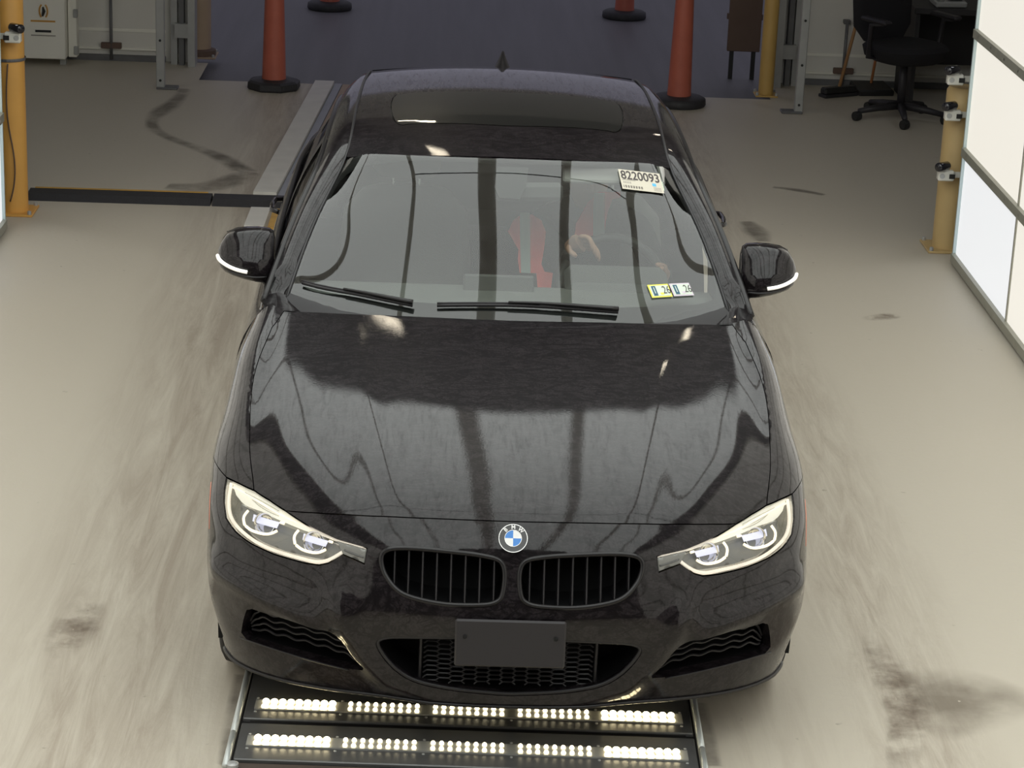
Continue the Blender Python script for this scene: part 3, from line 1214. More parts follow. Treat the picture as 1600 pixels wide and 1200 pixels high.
for s in (1, -1):
    # bucket: walls and back
    P, N = FS.pn(Ld[:, 0], Ld[:, 1])
    P1 = P-N*.004
    cen = P.mean(0)
    P2 = P-N*.055
    P2 = P2+(cen-N.mean(0)*.055-P2)*.06
    m = len(P)
    verts = [*P1, *P2]
    faces = [(i, m+i, m+(i+1) % m, (i+1) % m) for i in range(m)]
    V, F, _ = tri_region(Ld, [], .02)
    pv, nv_ = FS.pn(V[:, 0], V[:, 1])
    q = pv-nv_*.055
    q = q+(cen-N.mean(0)*.055-q)*.06
    k0 = len(verts)
    verts += list(q)
    faces += [tuple(k0+i for i in f) for f in F]
    verts = [(s*a[0], a[1], a[2]) for a in verts]
    if s < 0:
        faces = [f[::-1] for f in faces]
    hl = make('headlight', verts, faces, 'lamp_silver', car, smooth=True, angle=R(40))
    # clear cover
    pc, nc = FS.pn(V[:, 0], V[:, 1])
    cv = [(s*a[0], a[1], a[2]) for a in pc]
    make('lens_cover', cv, [tuple(f) if s > 0 else tuple(f[::-1]) for f in F], 'lens_clear', hl, smooth=True)

    def pl(pts, d, n=24, r_=.004, name='light_guide', material='lamp_ring', nn=8, flat=None):
        line = [lamp_point(*FS.pix(*p), d, s) for p in pts]
        MB().tube(curve(line, n), r_, nn, flat=flat).build(name, material, hl, smooth=True)

    # bright rim that follows the outer and lower edge
    pl([(1235, 778), (1238, 800), (1235, 830), (1220, 851), (1197, 868), (1163, 882), (1122, 892), (1099, 894.5), (1085, 890), (1066, 877)], .012, 60, .0052, 'rim_light', 'lamp_rim')
    pl([(1233, 784), (1190, 806), (1150, 828), (1112, 843), (1075, 858), (1050, 864), (1031, 871)], .014, 40, .0036, 'upper_guide', 'lamp_rim')
    # the cream brow light between the upper guide and the hood edge
    brow = pxs(FS, [(1236, 775), (1219, 782), (1198, 791), (1175, 805), (1150, 820), (1112, 844), (1085, 855), (1120, 846), (1150, 835), (1190, 818), (1215, 810), (1222, 805), (1230, 795)])
    Vb, Fb, _ = tri_region(np.array(brow), [], .012)
    pb_, nb_ = FS.pn(Vb[:, 0], Vb[:, 1])
    pb_ = pb_-nb_*.018
    make('brow_light', [(s*a[0], a[1], a[2]) for a in pb_], [tuple(f) if s > 0 else tuple(f[::-1]) for f in Fb], 'lamp_brow', hl, smooth=True)
    # fine ribs on the brow
    for k in range(4):
        t = k/4
        pl([(1216-6*t, 790+4*t), (1190, 802+4.2*k*.8), (1165, 815+3.4*k*.8)], .0165, 10, .0012, 'brow_rib', 'lamp_silver', 5)
    # dark floor of the lamp
    dark = pxs(FS, [(1230, 806), (1212, 812), (1150, 838), (1090, 858), (1068, 868), (1085, 884), (1100, 889), (1160, 878), (1195, 864), (1218, 846), (1230, 826)])
    Vb, Fb, _ = tri_region(np.array(dark), [], .015)
    pb_, nb_ = FS.pn(Vb[:, 0], Vb[:, 1])
    pb_ = pb_-nb_*.038
    make('lamp_floor', [(s*a[0], a[1], a[2]) for a in pb_], [tuple(f) if s > 0 else tuple(f[::-1]) for f in Fb], 'lamp_dark', hl, smooth=True)
    # two projector modules: dished reflector, led array, open light rings
    for (cx, cy, w, h) in ((1112, 862, 27, 17), (1187, 836, 28, 17)):
        c0 = lamp_point(*FS.pix(cx, cy), .022, s)
        mb = MB()
        prof = [(.0, .020), (.016, .016), (.026, .006), (.030, -.004), (.033, -.006)]
        mb.lathe(prof, (0, 0, 0), 'Y', 24, cap=False)
        mb.build('projector', 'chrome', hl, smooth=True, loc=tuple(c0), rot=(R(-12), 0, R(s*22)))
        # led array (upper part of the module)
        def at(ax, ay):
            return (cx+ax*w, cy+ay*h)
        quad = pxs(FS, [at(-.85, -.15), at(.55, -.75), at(.62, -.10), at(-.70, .45)])
        Vb, Fb, _ = tri_region(np.array(quad), [], .012)
        pb_, nb_ = FS.pn(Vb[:, 0], Vb[:, 1])
        pb_ = pb_-nb_*.016
        make('led_array', [(s*a[0], a[1], a[2]) for a in pb_], [tuple(f) if s > 0 else tuple(f[::-1]) for f in Fb], 'lamp_led', hl)
        # outer side arc and lower arc of the daytime light
        pl([at(.80, -1.0), at(1.02, -.45), at(.98, .35)], .012, 14, .0042)
        pl([at(-.75, .72), at(-.45, 1.0), at(.30, .98), at(.62, .80), at(.92, .45)], .012, 18, .0042)
        pl([at(-1.12, .0), at(-.92, -.1)], .012, 6, .004)
    # inner strip that reaches to the grille
    st_ = pxs(FS, [(1030.5, 892.5), (1028, 871), (1050, 865.5), (1074, 860), (1070, 868), (1064, 880)])
    Vb, Fb, _ = tri_region(np.array(st_), [], .012)
    pb_, nb_ = FS.pn(Vb[:, 0], Vb[:, 1])
    pb_ = pb_-nb_*.006
    make('inner_strip', [(s*a[0], a[1], a[2]) for a in pb_], [tuple(f) if s > 0 else tuple(f[::-1]) for f in Fb], 'strip_grey', hl, smooth=True)
    pl([(1032, 884), (1050, 878.5), (1062, 874)], .004, 12, .0028, 'strip_groove', 'lamp_dark')
    # side reflector on the bumper flank
    rl = [lamp_point(FS.umax*.925, v, .0015, s) for v in np.linspace(FS.kv[4]+.01, FS.kv[6]-.02, 8)]
    MB().tube(rl, .0045, 6, flat=.5).build('side_reflector', 'reflector_red', car, smooth=True)

# ---------------------------------------------------------------- emblem
ue, ve = FS.pix(802, 842)
Pe, Ne = FS.pn(np.array([0.0]), np.array([ve]))
en = Vector(Ne[0])
ep = Vector(Pe[0])+en*.002
ex = Vector((1, 0, 0))
ey = en.cross(ex)
EM = Matrix((ex, ey, en)).transposed().to_4x4()
EM.translation = ep
r1 = .0405
emb = MB().lathe([(r1, -.004), (r1, .003), (r1-.002, .0045), (0, .0045)], n=40, cap=False).build('emblem', 'badge_black', car)
emb.matrix_local = EM


def ringmesh(r0, r1_, z0, z1, name, material, n=40):
    MB().lathe([(r0, z0), (r0, z1), (r1_, z1), (r1_, z0)], n=n, cap=False).build(name, material, emb, smooth=False)


ringmesh(r1-.0012, r1+.0006, .002, .0060, 'outer_ring', 'badge_ring')
ringmesh(.0232, .0243, .004, .0062, 'inner_ring', 'badge_ring')
for k in range(4):
    a0 = k*PI/2
    pts = [(0, 0)]+[(.0232*math.cos(a0+PI/2*i/10), .0232*math.sin(a0+PI/2*i/10)) for i in range(11)]
    MB().prism(pts, .004, .0055).build('quadrant', 'badge_blue' if k in (1, 3) else 'badge_white', emb)
for ch, ang in (('B', 42), ('M', 0), ('W', -42)):
    t = text_mesh('letter', ch, .0158, 'badge_white', emb, bold=.0004)
    a = R(90+ang)
    t.location = (.0318*math.cos(a), .0318*math.sin(a), .0058)
    t.rotation_euler = (0, 0, R(ang))

# ---------------------------------------------------------------- windscreen, roof, pillars
WS_ROWS = [
 [(0,1.285,.965),(.20,1.29,.965),(.40,1.315,.965),(.56,1.36,.968),(.67,1.405,.975),(.735,1.445,.985)],
 [(0,1.45,1.073),(.20,1.455,1.072),(.39,1.48,1.070),(.54,1.525,1.067),(.645,1.57,1.065),(.705,1.605,1.068)],
 [(0,1.66,1.200),(.19,1.665,1.199),(.365,1.69,1.195),(.505,1.73,1.188),(.60,1.775,1.183),(.655,1.81,1.180)],
 [(0,1.85,1.296),(.175,1.853,1.295),(.34,1.875,1.291),(.465,1.91,1.284),(.555,1.945,1.276),(.605,1.977,1.262)],
 [(0,1.985,1.358),(.17,1.988,1.357),(.325,2.005,1.354),(.44,2.03,1.349),(.525,2.057,1.336),(.575,2.082,1.312)],
]
WS = Surf(WS_ROWS, True).dense(140, 90)
ru, rv = WS.umax, WS.vmax
ws_out = [(u, .0) for u in np.linspace(-ru, ru, 20)]+[(ru, v) for v in np.linspace(0, rv, 12)][1:]+[(u, rv) for u in np.linspace(ru, -ru, 20)][1:]+[(-ru, v) for v in np.linspace(rv, 0, 12)][1:-1]
ws = panel('windscreen', WS, ws_out, 'windscreen_glass', car, step=.03, thick=0)
inn = inset(densify(ws_out, .02), .028)
ipx = pxs(WS, [(1010, 258), (1048, 282), (1075, 330), (1098, 385), (1118, 440), (1120, 462), (1100, 474)])
fr_in = [(0, rv-.02), (.30, rv-.02), (.42, rv-.026)]+[tuple(p) for p in ipx[1:]]+[(.45, .085), (0, .075)]
fr_in = [tuple(p) for p in chaikin(fr_in, 2, False)]
fr_in = fr_in+[(-u, v) for u, v in fr_in[::-1][1:-1]]
panel('windscreen_frit', WS, ws_out, 'frit', car, holes=[fr_in], step=.03, thick=0, off=-.004)

ROOF_ROWS = []
for (y, zc, xe, dz, dy) in ((1.990,1.362,.572,.040,.092), (2.20,1.398,.564,.026,.04), (2.50,1.424,.560,.026,.01), (2.85,1.434,.555,.029,0),
                            (3.15,1.428,.548,.031,0), (3.38,1.409,.540,.033,0), (3.52,1.388,.534,.034,0)):
    ROOF_ROWS.append([(xe*t, y+dy*t**2, zc-dz*t**2.2) for t in (0, .25, .5, .75, .92, 1.0)])
RS = Surf(ROOF_ROWS, True).dense(120, 90)
rect = lambda u0, u1, v0, v1, n=10: [(u, v0) for u in np.linspace(u0, u1, n)]+[(u1, v) for v in np.linspace(v0, v1, n)][1:]+[(u, v1) for u in np.linspace(u1, u0, n)][1:]+[(u0, v) for v in np.linspace(v1, v0, n)][1:-1]
sr_px = [(800, 197.5), (880, 199), (945, 204), (962, 208), (971, 203), (975, 190), (972, 168), (960, 158), (880, 149), (800, 145)]
srh = [tuple(p) for p in chaikin(pxs(RS, sr_px), 1, False)]
srh[0] = (0, srh[0][1])
srh[-1] = (0, srh[-1][1])
sunroof = srh+[(-u, v) for u, v in srh[::-1][1:-1]]
panel('roof', RS, rect(RS.umin, RS.umax, 0, RS.vmax), 'black_paint', car, holes=[sunroof], step=.03, thick=.014)
panel('sunroof', RS, inset(densify(np.array(sunroof), .03), .004), 'roof_glass', car, step=.035, thick=.012, off=.0015)
# antenna fin
fin = MB()
fr_ = []
for t in np.linspace(0, 1, 7):
    hgt = .062*(t**.8)*(1 if t < .85 else 1-.25*(t-.85)/.15)
    wd = .034*(1-.35*abs(t-.4))
    y = 3.47+.15*t
    fr_.append([(-wd, y, -.01), (-wd*.55, y, hgt*.35), (-.006, y, hgt*.9), (0, y, hgt), (.006, y, hgt*.9), (wd*.55, y, hgt*.35), (wd, y, -.01)])
fin.grid(fr_)
fin.build('antenna_fin', 'gloss_black', car, smooth=True, loc=(0, 0, 1.39))

# inner (glass/roof) edge and outer (door top) edge of the pillar band
I_PTS = [(.735,1.445,.985),(.705,1.605,1.068),(.655,1.81,1.180),(.606,1.977,1.263),(.577,2.090,1.317),(.562,2.24,1.372),(.560,2.5,1.398),(.555,2.85,1.405),(.548,3.15,1.397),(.538,3.42,1.369),(.548,3.62,1.285),(.60,3.86,1.12),(.635,3.98,1.045)]
O_PTS = [(.806,1.42,.985),(.775,1.60,1.070),(.735,1.79,1.165),(.695,1.97,1.243),(.668,2.13,1.293),(.655,2.35,1.325),(.650,2.6,1.335),(.645,2.9,1.335),(.640,3.12,1.322),(.640,3.32,1.285),(.665,3.52,1.205),(.70,3.68,1.115),(.735,3.80,1.040)]
NP = 60
IC, OC = curve(I_PTS, NP), curve(O_PTS, NP)


def band_rows(A, B, bulge, n=6):
    rows = []
    for i in range(len(A)):
        a, b = np.array(A[i]), np.array(B[i])
        t = (np.array(A[min(i+1, len(A)-1)])-np.array(A[max(i-1, 0)]))
        nrm = np.cross(b-a, t)
        nrm /= np.linalg.norm(nrm)+1e-9
        if nrm[0] < 0 and abs(nrm[0]) > .1 or (nrm[2] < 0 and abs(nrm[0]) <= .1):
            nrm = -nrm
        rows.append([a+(b-a)*k/(n-1)+nrm*bulge*math.sin(PI*k/(n-1))**.7 for k in range(n)])
    return rows


def sided(rows, s):
    return [[(s*p[0], p[1], p[2]) for p in r_] for r_ in rows]


BELT = [(.806,1.42,.985),(.818,1.75,.962),(.824,2.2,.965),(.825,2.7,.975),(.818,3.2,.99),(.795,3.55,1.012),(.735,3.80,1.040)]
BC = curve(BELT, NP)
for s in (1, -1):
    MB().grid(sided(band_rows(IC, OC, .016), s)).build('roof_pillar', 'black_paint', car, smooth=True)
    # black gutter line beside the roof and the windscreen
    MB().tube([(s*p[0], p[1], p[2]+.002) for p in IC[:NP-12]], .005, 6).build('roof_gutter', 'trim_black', car, smooth=True)
    # window frame along the upper edge and at the belt
    MB().tube([(s*(p[0]+.004), p[1], p[2]-.004) for p in OC], .011, 8).build('window_frame', 'gloss_black', car, smooth=True)
    MB().tube([(s*(p[0]+.002), p[1], p[2]+.004) for p in BC], .010, 8).build('belt_trim', 'gloss_black', car, smooth=True)

    def at_y(Cv, y):
        k = np.searchsorted(Cv[:, 1], y)
        k = min(max(k, 1), len(Cv)-1)
        t = (y-Cv[k-1, 1])/(Cv[k, 1]-Cv[k-1, 1])
        return Cv[k-1]+(Cv[k]-Cv[k-1])*t

    def glass_rows(y0, y1, inn_=.012, n=14, bulge=.02):
        rows = []
        for y in np.linspace(y0, y1, n):
            b, o = at_y(BC, y), at_y(OC, y)
            rows.append([np.array([b[0]+(o[0]-b[0])*t-inn_+bulge*math.sin(PI*t), y, b[2]+(o[2]-b[2])*t]) for t in np.linspace(0, 1, 7)])
        return rows
    MB().grid(sided(glass_rows(1.47, 2.50), s)).build('front_side_window', 'side_glass', car, smooth=True)
    MB().grid(sided(glass_rows(2.60, 3.33), s)).build('rear_side_window', 'side_glass', car, smooth=True)
    MB().grid(sided(glass_rows(3.37, 3.76), s)).build('quarter_window', 'side_glass', car, smooth=True)
    MB().grid(sided(glass_rows(2.49, 2.61, .006, 4), s)).build('door_pillar', 'gloss_black', car, smooth=True)
    MB().grid(sided(glass_rows(3.32, 3.38, .006, 4), s)).build('window_divider', 'gloss_black', car, smooth=True)

# ---------------------------------------------------------------- flanks and tail
Z_LV = [(.20, .825, 0.0), (.30, .872, .0), (.45, .893, .0), (.60, .900, .0), (.72, .903, .0), (.82, .888, .0), (.90, .862, .0), (.965, .822, 0.0)]
CY = [1.31, 1.6, 2.0, 2.5, 3.0, 3.4, 3.75, 4.05, 4.28, 4.43, 4.53, 4.59, 4.62]
CX = [1.0, 1.0, 1.0, 1.003, 1.003, .997, .985, .965, .93, .86, .72, .40, 0.0]
SIDE = []
for iz, (z, w, d) in enumerate(Z_LV):
    row = []
    for y, f in zip(CY, CX):
        yy = y
        if y > 4.2:
            yy = y - (.10*((z-.55)/.45)**2)*(y-4.2)/.4
        zz = z
        x = w*f
        if iz == 7:
            b = at_y(BC, min(y, 3.55))
            zz = b[2]-.004 if y < 3.6 else 1.006
            x = b[0]*f/1.0 if y < 3.6 else (.79-.05*min(1, (y-3.6)/.5))*f
        elif iz == 6:
            zz = .90+.02*min(1, max(0, (y-2)/2))
        # match the front wings at the door line
        if y < 1.7:
            pass
        row.append((x, yy, zz))
    SIDE.append(row)
SS = Surf(SIDE, False).dense(200, 60)


def side_uv(y, z):
    return SS.near((.95 if y < 4.3 else .6, y, z)) if y < 4.4 else SS.near((.4, y, z))


yk = SS.ku


def u_of_y(y):
    return float(np.interp(y, CY, yk))


def v_of_z(z):
    return float(np.interp(z, [l[0] for l in Z_LV[:-1]]+[.965], SS.kv))


def side_poly(pts, step=.05):
    out = []
    n = len(pts)
    for i in range(n):
        a, b = np.array(pts[i]), np.array(pts[(i+1) % n])
        m = max(1, int(np.linalg.norm(b-a)/step))
        for k in range(m):
            p = a+(b-a)*k/m
            out.append((u_of_y(p[0]), v_of_z(p[1])))
    return out


RW = 3.586
arch_r = [(RW+.365*math.cos(a), .33+.365*math.sin(a)) for a in np.linspace(PI+.30, -.30, 26)]
F_DOOR = [(1.31, .30), (2.53, .30), (2.56, .60), (2.55, .965), (1.31, .965)]
R_DOOR = [(2.53, .30), (3.15, .30), (3.21, .42), (3.30, .62), (3.42, .72), (3.52, .80), (3.58, .965), (2.55, .965), (2.56, .60)]
SILL = [(1.31, .205), (3.20, .205), (3.15, .30), (1.31, .30)]
TAILP = [(3.15, .30)]+[(3.20, .205)]+arch_r+[(3.98, .205), (4.62, .205), (4.62, .965), (3.58, .965), (3.52, .80), (3.42, .72), (3.30, .62), (3.21, .42)]


def mirrored_panel(name, S, outline, material, s, **kw):
    o = panel(name, S, outline, material, car, **kw)
    if s < 0:
        me = o.data
        co = np.zeros(len(me.vertices)*3)
        me.vertices.foreach_get('co', co)
        co = co.reshape(-1, 3)
        co[:, 0] *= -1
        me.vertices.foreach_set('co', co.ravel())
        me.flip_normals()
        me.update()
    return o


for s in (1, -1):
    d1 = mirrored_panel('front_door', SS, side_poly(F_DOOR), 'black_paint', s, step=.04, thick=.015, gap=.0025)
    d2 = mirrored_panel('rear_door', SS, side_poly(R_DOOR), 'black_paint', s, step=.04, thick=.015, gap=.0025)
    mirrored_panel('sill', SS, side_poly(SILL), 'black_paint', s, step=.04, thick=.015, gap=.0015)
    mirrored_panel('rear_quarter', SS, side_poly(TAILP), 'black_paint', s, step=.03, thick=.02, gap=.0)
    for dd, y in ((d1, 2.36), (d2, 3.28)):
        hx = float(np.interp(.83, [.82, .90], [.888, .862]))
        MB().tube([(s*(hx+.004), y-.11, .835), (s*(hx+.032), y-.085, .838), (s*(hx+.036), y, .84), (s*(hx+.032), y+.085, .838), (s*(hx+.004), y+.11, .835)], .011, 8, flat=1).build('door_handle', 'black_paint', dd, smooth=True)
# deck, rear glass, trunk
RG = Surf([[(.535*t, 3.52+.02*t*t, 1.388-.034*t**2) for t in (0, .3, .6, .85, 1)],
           [(.545*t, 3.66+.02*t*t, 1.295-.03*t**2) for t in (0, .3, .6, .85, 1)],
           [(.59*t, 3.84+.0*t*t, 1.165-.03*t**2) for t in (0, .3, .6, .85, 1)],
           [(.635*t, 4.02-.04*t*t, 1.055-.01*t**2) for t in (0, .3, .6, .85, 1)]], True)
panel('rear_window', RG, rect(RG.umin, RG.umax, 0, RG.vmax), 'side_glass', car, step=.05, thick=0)
DK = Surf([[(.745*t, 3.78+.2*(1-t*t), 1.035+.015*(1-t*t)) for t in (0, .3, .6, .85, 1)],
           [(.715*t, 4.22+.05*(1-t*t), 1.032+.02*(1-t*t)) for t in (0, .3, .6, .85, 1)],
           [(.67*t, 4.40+.10*(1-t*t), 1.03+.022*(1-t*t)) for t in (0, .3, .6, .85, 1)],
           [(.64*t, 4.41+.125*(1-t*t), 1.00+.01*(1-t*t)) for t in (0, .3, .6, .85, 1)]], True)
panel('trunk_lid', DK, rect(DK.umin, DK.umax, 0, DK.vmax), 'black_paint', car, step=.06, thick=.01)
for s in (1, -1):
    MB().box((s*.66, 4.50, .80), (.30, .10, .13), (0, 0, -s*.45), .03).build('tail_lamp', 'tail_red', car)

# ---------------------------------------------------------------- underbody, wheels
MB().box((0, 2.35, .24), (1.30, 3.9, .10), bevel=.03).build('underbody', 'under_black', car)
MB().box((0, .80, .50), (1.16, .90, .30), bevel=.05).build('engine_block', 'under_black', car)
MB().box((0, 1.34, .62), (1.50, .06, .62), bevel=.02).build('firewall', 'under_black', car)
MB().box((0, 3.75, .60), (1.0, 1.2, .40), bevel=.05).build('trunk_floor', 'under_black', car)


def arch_liner(y, s, r_=.368):
    rows = []
    for a in np.linspace(PI+.32, -.32, 18):
        rows.append([(s*x, y+r_*math.cos(a), .33+r_*math.sin(a)) for x in (.56, .862)])
    return rows


for y in (.776, RW):
    for s in (1, -1):
        MB().grid(arch_liner(y, s)).build('wheel_well', 'under_black', car)
wheel_proto = None
for y in (.776, RW):
    for s in (1, -1):
        if wheel_proto is None:
            w = MB().lathe([(.225, -.105), (.300, -.112), (.322, -.100), (.330, -.075), (.332, 0), (.330, .075), (.322, .100), (.300, .112), (.225, .105)], axis='X', n=48, cap=False).build('wheel', 'rubber_tire', car, smooth=True)
            MB().lathe([(.228, .100), (.222, .104), (.214, .085), (.208, -.09), (.228, -.10)], axis='X', n=48, cap=False).build('rim', 'rim_silver', w, smooth=True)
            for k in range(5):
                a = 2*PI*k/5
                for da in (-.16, .16):
                    MB().tube([(.085, .05*math.cos(a+da*.6), .05*math.sin(a+da*.6)), (.092, .14*math.cos(a+da), .14*math.sin(a+da)), (.085, .215*math.cos(a+da*1.2), .215*math.sin(a+da*1.2))], [.02, .015, .014], 6).build('spoke', 'rim_silver', w, smooth=True)
            MB().lathe([(.06, .03), (.062, .09), (.05, .10), (.0, .10)], axis='X', n=20, cap=False).build('hub', 'rim_silver', w)
            MB().lathe([(.16, .0), (.16, .02), (.05, .02)], axis='X', n=30, cap=False).build('brake_disc', 'disc_steel', w)
            wheel_proto = w
        else:
            w = copy_tree(wheel_proto, car)
        w.location = (s*.757, y, .332)
        w.rotation_euler = (0, 0, 0 if s > 0 else PI)

# ---------------------------------------------------------------- mirrors
for s in (1, -1):
    # cross-sections along x (inner to outer): (x, zlow, zhigh, yfront, yback)
    secs = [(.793, 1.01, 1.125, 1.615, 1.70), (.798, .992, 1.150, 1.585, 1.705), (.812, .986, 1.160, 1.568, 1.71), (.85, .992, 1.164, 1.555, 1.712), (.89, 1.001, 1.162, 1.555, 1.715),
            (.925, 1.010, 1.156, 1.563, 1.718), (.952, 1.019, 1.142, 1.578, 1.72), (.970, 1.030, 1.118, 1.60, 1.72), (.981, 1.048, 1.090, 1.63, 1.715)]
    rows = []
    for (x, z0, z1, y0, y1) in secs:
        zc, h, yc, d = (z0+z1)/2, (z1-z0)/2, (y0+y1)/2, (y1-y0)/2
        ring = []
        for k in range(25):
            a = 2*PI*k/24
            ca, sa = math.cos(a), math.sin(a)
            e = 2/4.6
            zz = h*abs(sa)**e*(1 if sa > 0 else -1)
            fy = abs(ca)**e*(1 if ca > 0 else -1)
            lean = (.5+.5*fy)*(.62*(zz+h*.55) if zz > -h*.55 else -.35*(zz+h*.55))      # the front face leans back
            ring.append((s*x, yc-d*fy+lean*.8, zc+zz))
        rows.append(ring)
    mb = MB().grid(rows)
    mb.add(rows[0][:-1], [tuple(range(24))])
    mb.add(rows[-1][:-1], [tuple(range(24))])
    mo = mb.build('side_mirror', 'black_paint', car, smooth=True, angle=R(60))
    # lower black shell line, blinker and stalk
    bl = [(s*x, y, z) for x, y, z in ((.875, 1.548, 1.040), (.905, 1.551, 1.045), (.933, 1.561, 1.052), (.956, 1.576, 1.060), (.973, 1.598, 1.067), (.982, 1.628, 1.073))]
    MB().tube(curve(bl, 20), .0065, 8).build('blinker_strip', 'blinker_white', mo, smooth=True)
    ll = [(s*x, y, z) for x, y, z in ((.812, 1.566, 1.020), (.85, 1.551, 1.022), (.90, 1.553, 1.028), (.94, 1.566, 1.036))]
    MB().tube(curve(ll, 16), .003, 6).build('shell_seam', 'trim_black', mo, smooth=True)
    MB().tube([(s*.79, 1.655, .965), (s*.815, 1.65, .995), (s*.84, 1.645, 1.01)], [.03, .026, .022], 10, flat=.7).build('mirror_foot', 'trim_black', mo, smooth=True)
    rows2 = [[(s*x, 1.722, z) for x in np.linspace(.81, .96, 6)] for z in np.linspace(1.03, 1.135, 5)]
    MB().grid(rows2).build('mirror_glass', 'chrome', mo)
    # corner between screen, pillar and wing
    MB().grid(sided([[np.array((.68, 1.295, .984)), np.array((.75, 1.298, .986)), np.array((.812, 1.30, .972)), np.array((.835, 1.30, .93))], [np.array((.715, 1.40, .978)), np.array((.75, 1.39, .988)), np.array((.812, 1.38, .980)), np.array((.838, 1.38, .93))], [np.array((.735, 1.46, .988)), np.array((.76, 1.46, 1.0)), np.array((.808, 1.45, .992)), np.array((.835, 1.45, .93))]], s)).build('wing_corner', 'black_paint', car, smooth=True)
    # black corner sail at the window
    MB().grid(sided([[np.array((.806, 1.45, .99)), np.array((.80, 1.45, 1.0))], [np.array((.818, 1.62, .975)), np.array((.785, 1.62, 1.065))]], s)).build('window_sail', 'gloss_black', car)

# ---------------------------------------------------------------- cowl and wipers
cw_rows = []
for t in np.linspace(-1, 1, 31):
    x = t*.74
    a = on_fs(np.clip(x, -.76, .76), FS.vmax-.004, .012)
    u_ = np.clip(x, WS.umin, WS.umax)
    b, n_ = WS.pn(np.array([u_]), np.array([.05]))
    b = b[0]-n_[0]*.004
    cw_rows.append([(x, a[1]-.02, a[2]-.012), (x, a[1]+.005, a[2]-.006), (x, (a[1]+b[1])/2, (a[2]+b[2])/2-.01), (b[0], b[1], b[2])])
MB().grid(cw_rows).build('cowl', 'trim_black', car, smooth=True)


def ws_pt(px_, py_, off):
    u, v = WS.pix(px_, py_)
    P, N = WS.pn(np.array([u]), np.array([v]))
    return P[0]+N[0]*off


for pts, r_ in (([(473, 446), (500, 453), (560, 464), (610, 474), (645, 481)], .5), ([(683, 481), (760, 480.5), (850, 483), (920, 488), (965, 491.5)], .5)):
    line = curve([ws_pt(a, b, .012) for a, b in pts], 24)
    wp = MB().tube(line, .0058, 6, flat=.8).build('wiper', 'trim_black', car, smooth=True)
    line2 = curve([ws_pt(a, b-2.5, .016) for a, b in pts], 24)
    MB().tube(line2[:14], .0030, 6).build('wiper_spoiler', 'bracket_black', wp, smooth=True)
    arm = line[9:]+np.array([0, -.003, .012])
    MB().tube(arm, np.linspace(.004, .009, len(arm)), 8).build('wiper_arm', 'gloss_black', wp, smooth=True)
# ---------------------------------------------------------------- cabin
dash = []
for t in np.linspace(-1, 1, 25):
    x = t*.70
    dash.append([(x, 1.38, .90), (x, 1.42, .965), (x, 1.52, .985), (x, 1.66, .985-.01*abs(t)), (x, 1.74, .965), (x, 1.79, .92), (x, 1.80, .78), (x, 1.74, .60), (x, 1.70, .45)])
dashboard = MB().grid(dash).build('dashboard', 'dash_grey', car, smooth=True)
# hood over the instruments and the centre screen
MB().box((.38, 1.76, .985), (.36, .20, .06), (R(8), 0, 0), .025).build('instrument_hood', 'dash_dark', dashboard, smooth=False)
MB().box((-.03, 1.62, .995), (.24, .018, .085), (R(-8), 0, 0), .006).build('centre_screen', 'dash_dark', dashboard)
MB().box((-.03, 1.70, .80), (.30, .10, .20), (R(-20), 0, 0), .02).build('centre_stack', 'dash_dark', dashboard)
MB().box((0, 2.30, .55), (.20, 1.0, .22), None, .03).build('centre_console', 'dash_dark', car)
# steering wheel
sw = empty('tmp', (0, 0, 0))
SWC, SWT = Vector((.38, 1.955, .905)), R(-24)
swM = Matrix.Translation(SWC) @ Matrix.Rotation(SWT, 4, 'X')
bpy.data.objects.remove(sw)
ring = [(.185*math.cos(2*PI*k/40), 0, .185*math.sin(2*PI*k/40)) for k in range(40)]
swo = MB().tube([tuple(swM @ Vector(p)) for p in ring], .0165, 10, closed=True).build('steering_wheel', 'wheel_leather', car, smooth=True)
MB().box(tuple(swM @ Vector((0, -.015, -.01))), (.15, .06, .13), (SWT, 0, 0), .03).build('airbag_cover', 'dash_dark', swo)
for a in (0, PI, -PI/2):
    MB().tube([tuple(swM @ Vector((.05*math.cos(a), 0, .05*math.sin(a)))), tuple(swM @ Vector((.175*math.cos(a), 0, .175*math.sin(a))))], .018, 8, flat=.5).build('wheel_spoke', 'dash_dark', swo, smooth=True)
MB().tube([tuple(swM @ Vector((0, -.03, 0))), (.38, 1.74, .80)], .035, 10).build('steering_column', 'dash_dark', swo, smooth=True)


def rounded(secs, n=20, e=.7):
    """loft of superellipse sections (centre, half width, half depth) given in world xyz with local z up"""
    rows = []
    for (c, hx, hy) in secs:
        ring_ = []
        for k in range(n+1):
            a = 2*PI*k/n
            ca, sa = math.cos(a), math.sin(a)
            ring_.append((c[0]+hx*abs(ca)**e*(1 if ca > 0 else -1), c[1]+hy*abs(sa)**e*(1 if sa > 0 else -1), c[2]))
        rows.append(ring_)
    mb = MB().grid(rows)
    mb.add(rows[0][:-1], [tuple(range(n-1, -1, -1))])
    mb.add(rows[-1][:-1], [tuple(range(n))])
    return mb


